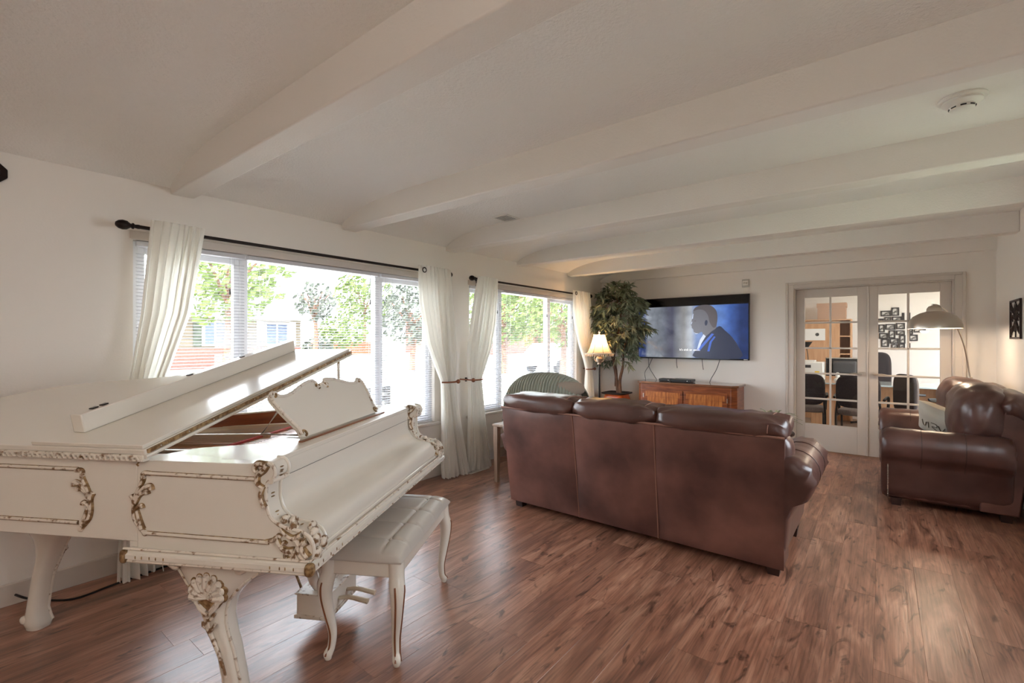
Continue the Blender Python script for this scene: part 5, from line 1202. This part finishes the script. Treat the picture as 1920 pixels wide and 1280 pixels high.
for sg in (-1, 1): obj('armrest', M().tube(cat_rom([(sg * .22, .0, .45), (sg * .28, .0, .52), (sg * .28, .02, .62), (sg * .28, -.14, .66), (sg * .28, .16, .655)], 4), .018, 8), W_['black'], SC)
obj('gas_column', M().tube([(0, 0, .08), (0, 0, .43)], .025, 12), W_['black'], SC)
for k in range(5): obj('caster_arm', M().tube([(0, 0, .10), (.28 * math.cos(1.257 * k), .28 * math.sin(1.257 * k), .04)], .018, 8), W_['black'], SC)
# storage bins
for i, (px, py, wd, lab, mt) in enumerate(((1730, 752, .20, 'dark lidded crate under the grey storage bin', 'black'), (1730, 742, .20, 'grey plastic storage bin with dark lid in the office', 'bin'), (1752, 745, .10, 'smaller grey storage bin against the office wall', 'bin'))):
    X_, Y_, Z_ = on_y(px, py, 9.6)
    t = thing('storage_bin', lab, 'storage bin', (X_ + (0, 0, .20)[i], 9.75 + (0, 0, -.02)[i], (0, .30, 0)[i]))
    h_ = (.30, .26, .50)[i]
    obj('bin_body', M().loft([[(a * wd * .9, b * .17, 0) for a, b in ((-1, -1), (1, -1), (1, 1), (-1, 1))], [(a * wd, b * .19, h_ - .03) for a, b in ((-1, -1), (1, -1), (1, 1), (-1, 1))]]), W_[mt], t, bevel=.01)
    obj('bin_lid', M().box(-wd * 1.05, wd * 1.05, -.2, .2, h_ - .03, h_), W_['darkgrey'] if i != 2 else W_['bin'], t, bevel=.006)
# framed photographs on the back wall (pixel boxes in the photograph)
ph = [(1651, 582, 1671, 593), (1671, 576, 1686, 592), (1691, 586, 1696, 601), (1703, 586, 1707, 601), (1645, 597, 1657, 602), (1658, 594, 1671, 602), (1672, 593, 1692, 602), (1647, 608, 1659, 623), (1660, 607, 1679, 618), (1680, 605, 1697, 617), (1648, 624, 1665, 635), (1666, 619, 1679, 634), (1680, 619, 1697, 628), (1652, 635, 1667, 650), (1668, 634, 1685, 644), (1686, 628, 1698, 644), (1671, 645, 1684, 655), (1685, 644, 1697, 655), (1703, 643, 1707, 655), (1704, 616, 1712, 627), (1713, 615, 1736, 623), (1704, 627, 1721, 639), (1711, 594, 1724, 604)]
cnt = {}
ORD = ['first', 'second', 'third', 'fourth', 'fifth', 'sixth', 'seventh']
ph.sort(key=lambda q: ((q[1] >= 592) + (q[1] >= 604) + (q[1] >= 618) + (q[1] >= 634), q[0]))
kinds = ['beach', 'garden', 'group', 'hill', 'street', 'portrait', 'lake']
for i, (a, b, c, d) in enumerate(ph):
    p0 = on_y(a, d, OY1 - .012); p1 = on_y(c, b, OY1 - .012); w = (p1[0] - p0[0]) / 2; h_ = (p1[2] - p0[2]) / 2
    row = 'top' if b < 592 else ('second' if b < 604 else ('third' if b < 618 else ('fourth' if b < 634 else 'lowest')))
    cnt[row] = cnt.get(row, 0) + 1
    t = thing('photo_frame', 'black photo frame, %s from the left in the %s row of the office wall collage' % (ORD[cnt[row] - 1], row), 'photo frame', ((p0[0] + p1[0]) / 2, OY1, (p0[2] + p1[2]) / 2), 0, 'photo frames of the office collage')
    m = M(); e = .02
    for q in ((-w, w, -h_, -h_ + e), (-w, w, h_ - e, h_), (-w, -w + e, -h_ + e, h_ - e), (w - e, w, -h_ + e, h_ - e)): m.box(q[0], q[1], -.02, -.001, q[2], q[3])
    obj('frame_border', m, W_['frame'], t, smooth=False)
    obj('photograph', M().box(-w + e, w - e, -.010, -.006, -h_ + e, h_ - e), W_['photo'], t, smooth=False)
# ================================================================ uplighters added behind the camera as fill light
def fill_torchiere(label, x, y, energy, col):
    t = thing('added_torchiere', label, 'lamp', (x, y, 0))
    obj('lamp_base', M().lathe([(0, 0), (.14, 0), (.145, .012), (.03, .03), (0, .03)], 28), W_['bronze'], t)
    obj('pole', M().tube([(0, 0, .02), (0, 0, 1.72)], .012, 12), W_['bronze'], t)
    obj('uplight_bowl', M().grid(lambda u, v: ((.02 + .15 * v ** .6) * math.cos(2 * PI * u), (.02 + .15 * v ** .6) * math.sin(2 * PI * u), 1.70 + .10 * v), 32, 8, cu=True), W_['domein'], t, solid=.004)
    d = bpy.data.lights.new('torchiere_fill_light', 'AREA'); d.shape = 'DISK'; d.size = .28; d.energy = energy; d.color = col
    o = bpy.data.objects.new('torchiere_fill_light', d); COL.objects.link(o); o.parent = t; o.location = (0, 0, 1.79); o.rotation_euler = (PI, 0, 0)
fill_torchiere('added uplighter for fill light behind the camera, by the right wall', .55, -.9, 9, (1, .97, .94)); fill_torchiere('added uplighter for fill light behind the camera, by the front wall', -1.2, -1.9, 6, (1, .98, .96))
tp = on_x(-13, 322, XW)
SC2 = thing('wall_plaque', 'dark bronze wall plaque cut off by the left edge', 'wall decoration', (XW, tp[1], tp[2]))
oct_ = [(.055 * math.cos(PI / 4 * k + PI / 8), .055 * math.sin(PI / 4 * k + PI / 8)) for k in range(8)]
obj('plate', M().prism(oct_, 0, .014, lambda u, v, w: (w, u, v)), W_['bronze'], SC2, bevel=.004)
obj('boss', M().pillow((.016, 0, 0), (.012, .026, .026), (1, 1), 16, 10), W_['bronze'], SC2)
# the corner of a leather footstool at the lower right
OT = thing('leather_footstool', 'brown leather footstool, only its corner at the lower right', 'footstool', (.63, 1.70, 0), 0)
obj('stool_top', M().pillow((0, 0, .33), (.31, .31, .075), (.3, .5), 40, 14, .004, 9), W_['leather2'], OT, angle=180)
obj('stool_frame', M().box(-.28, .27, -.28, .28, .12, .28), W_['leather'], OT, bevel=.02)
for x in (-.23, .22):
    for y in (-.23, .23): obj('foot', M().box(x - .025, x + .025, y - .025, y + .025, 0, .12), W_['darkwood'], OT)
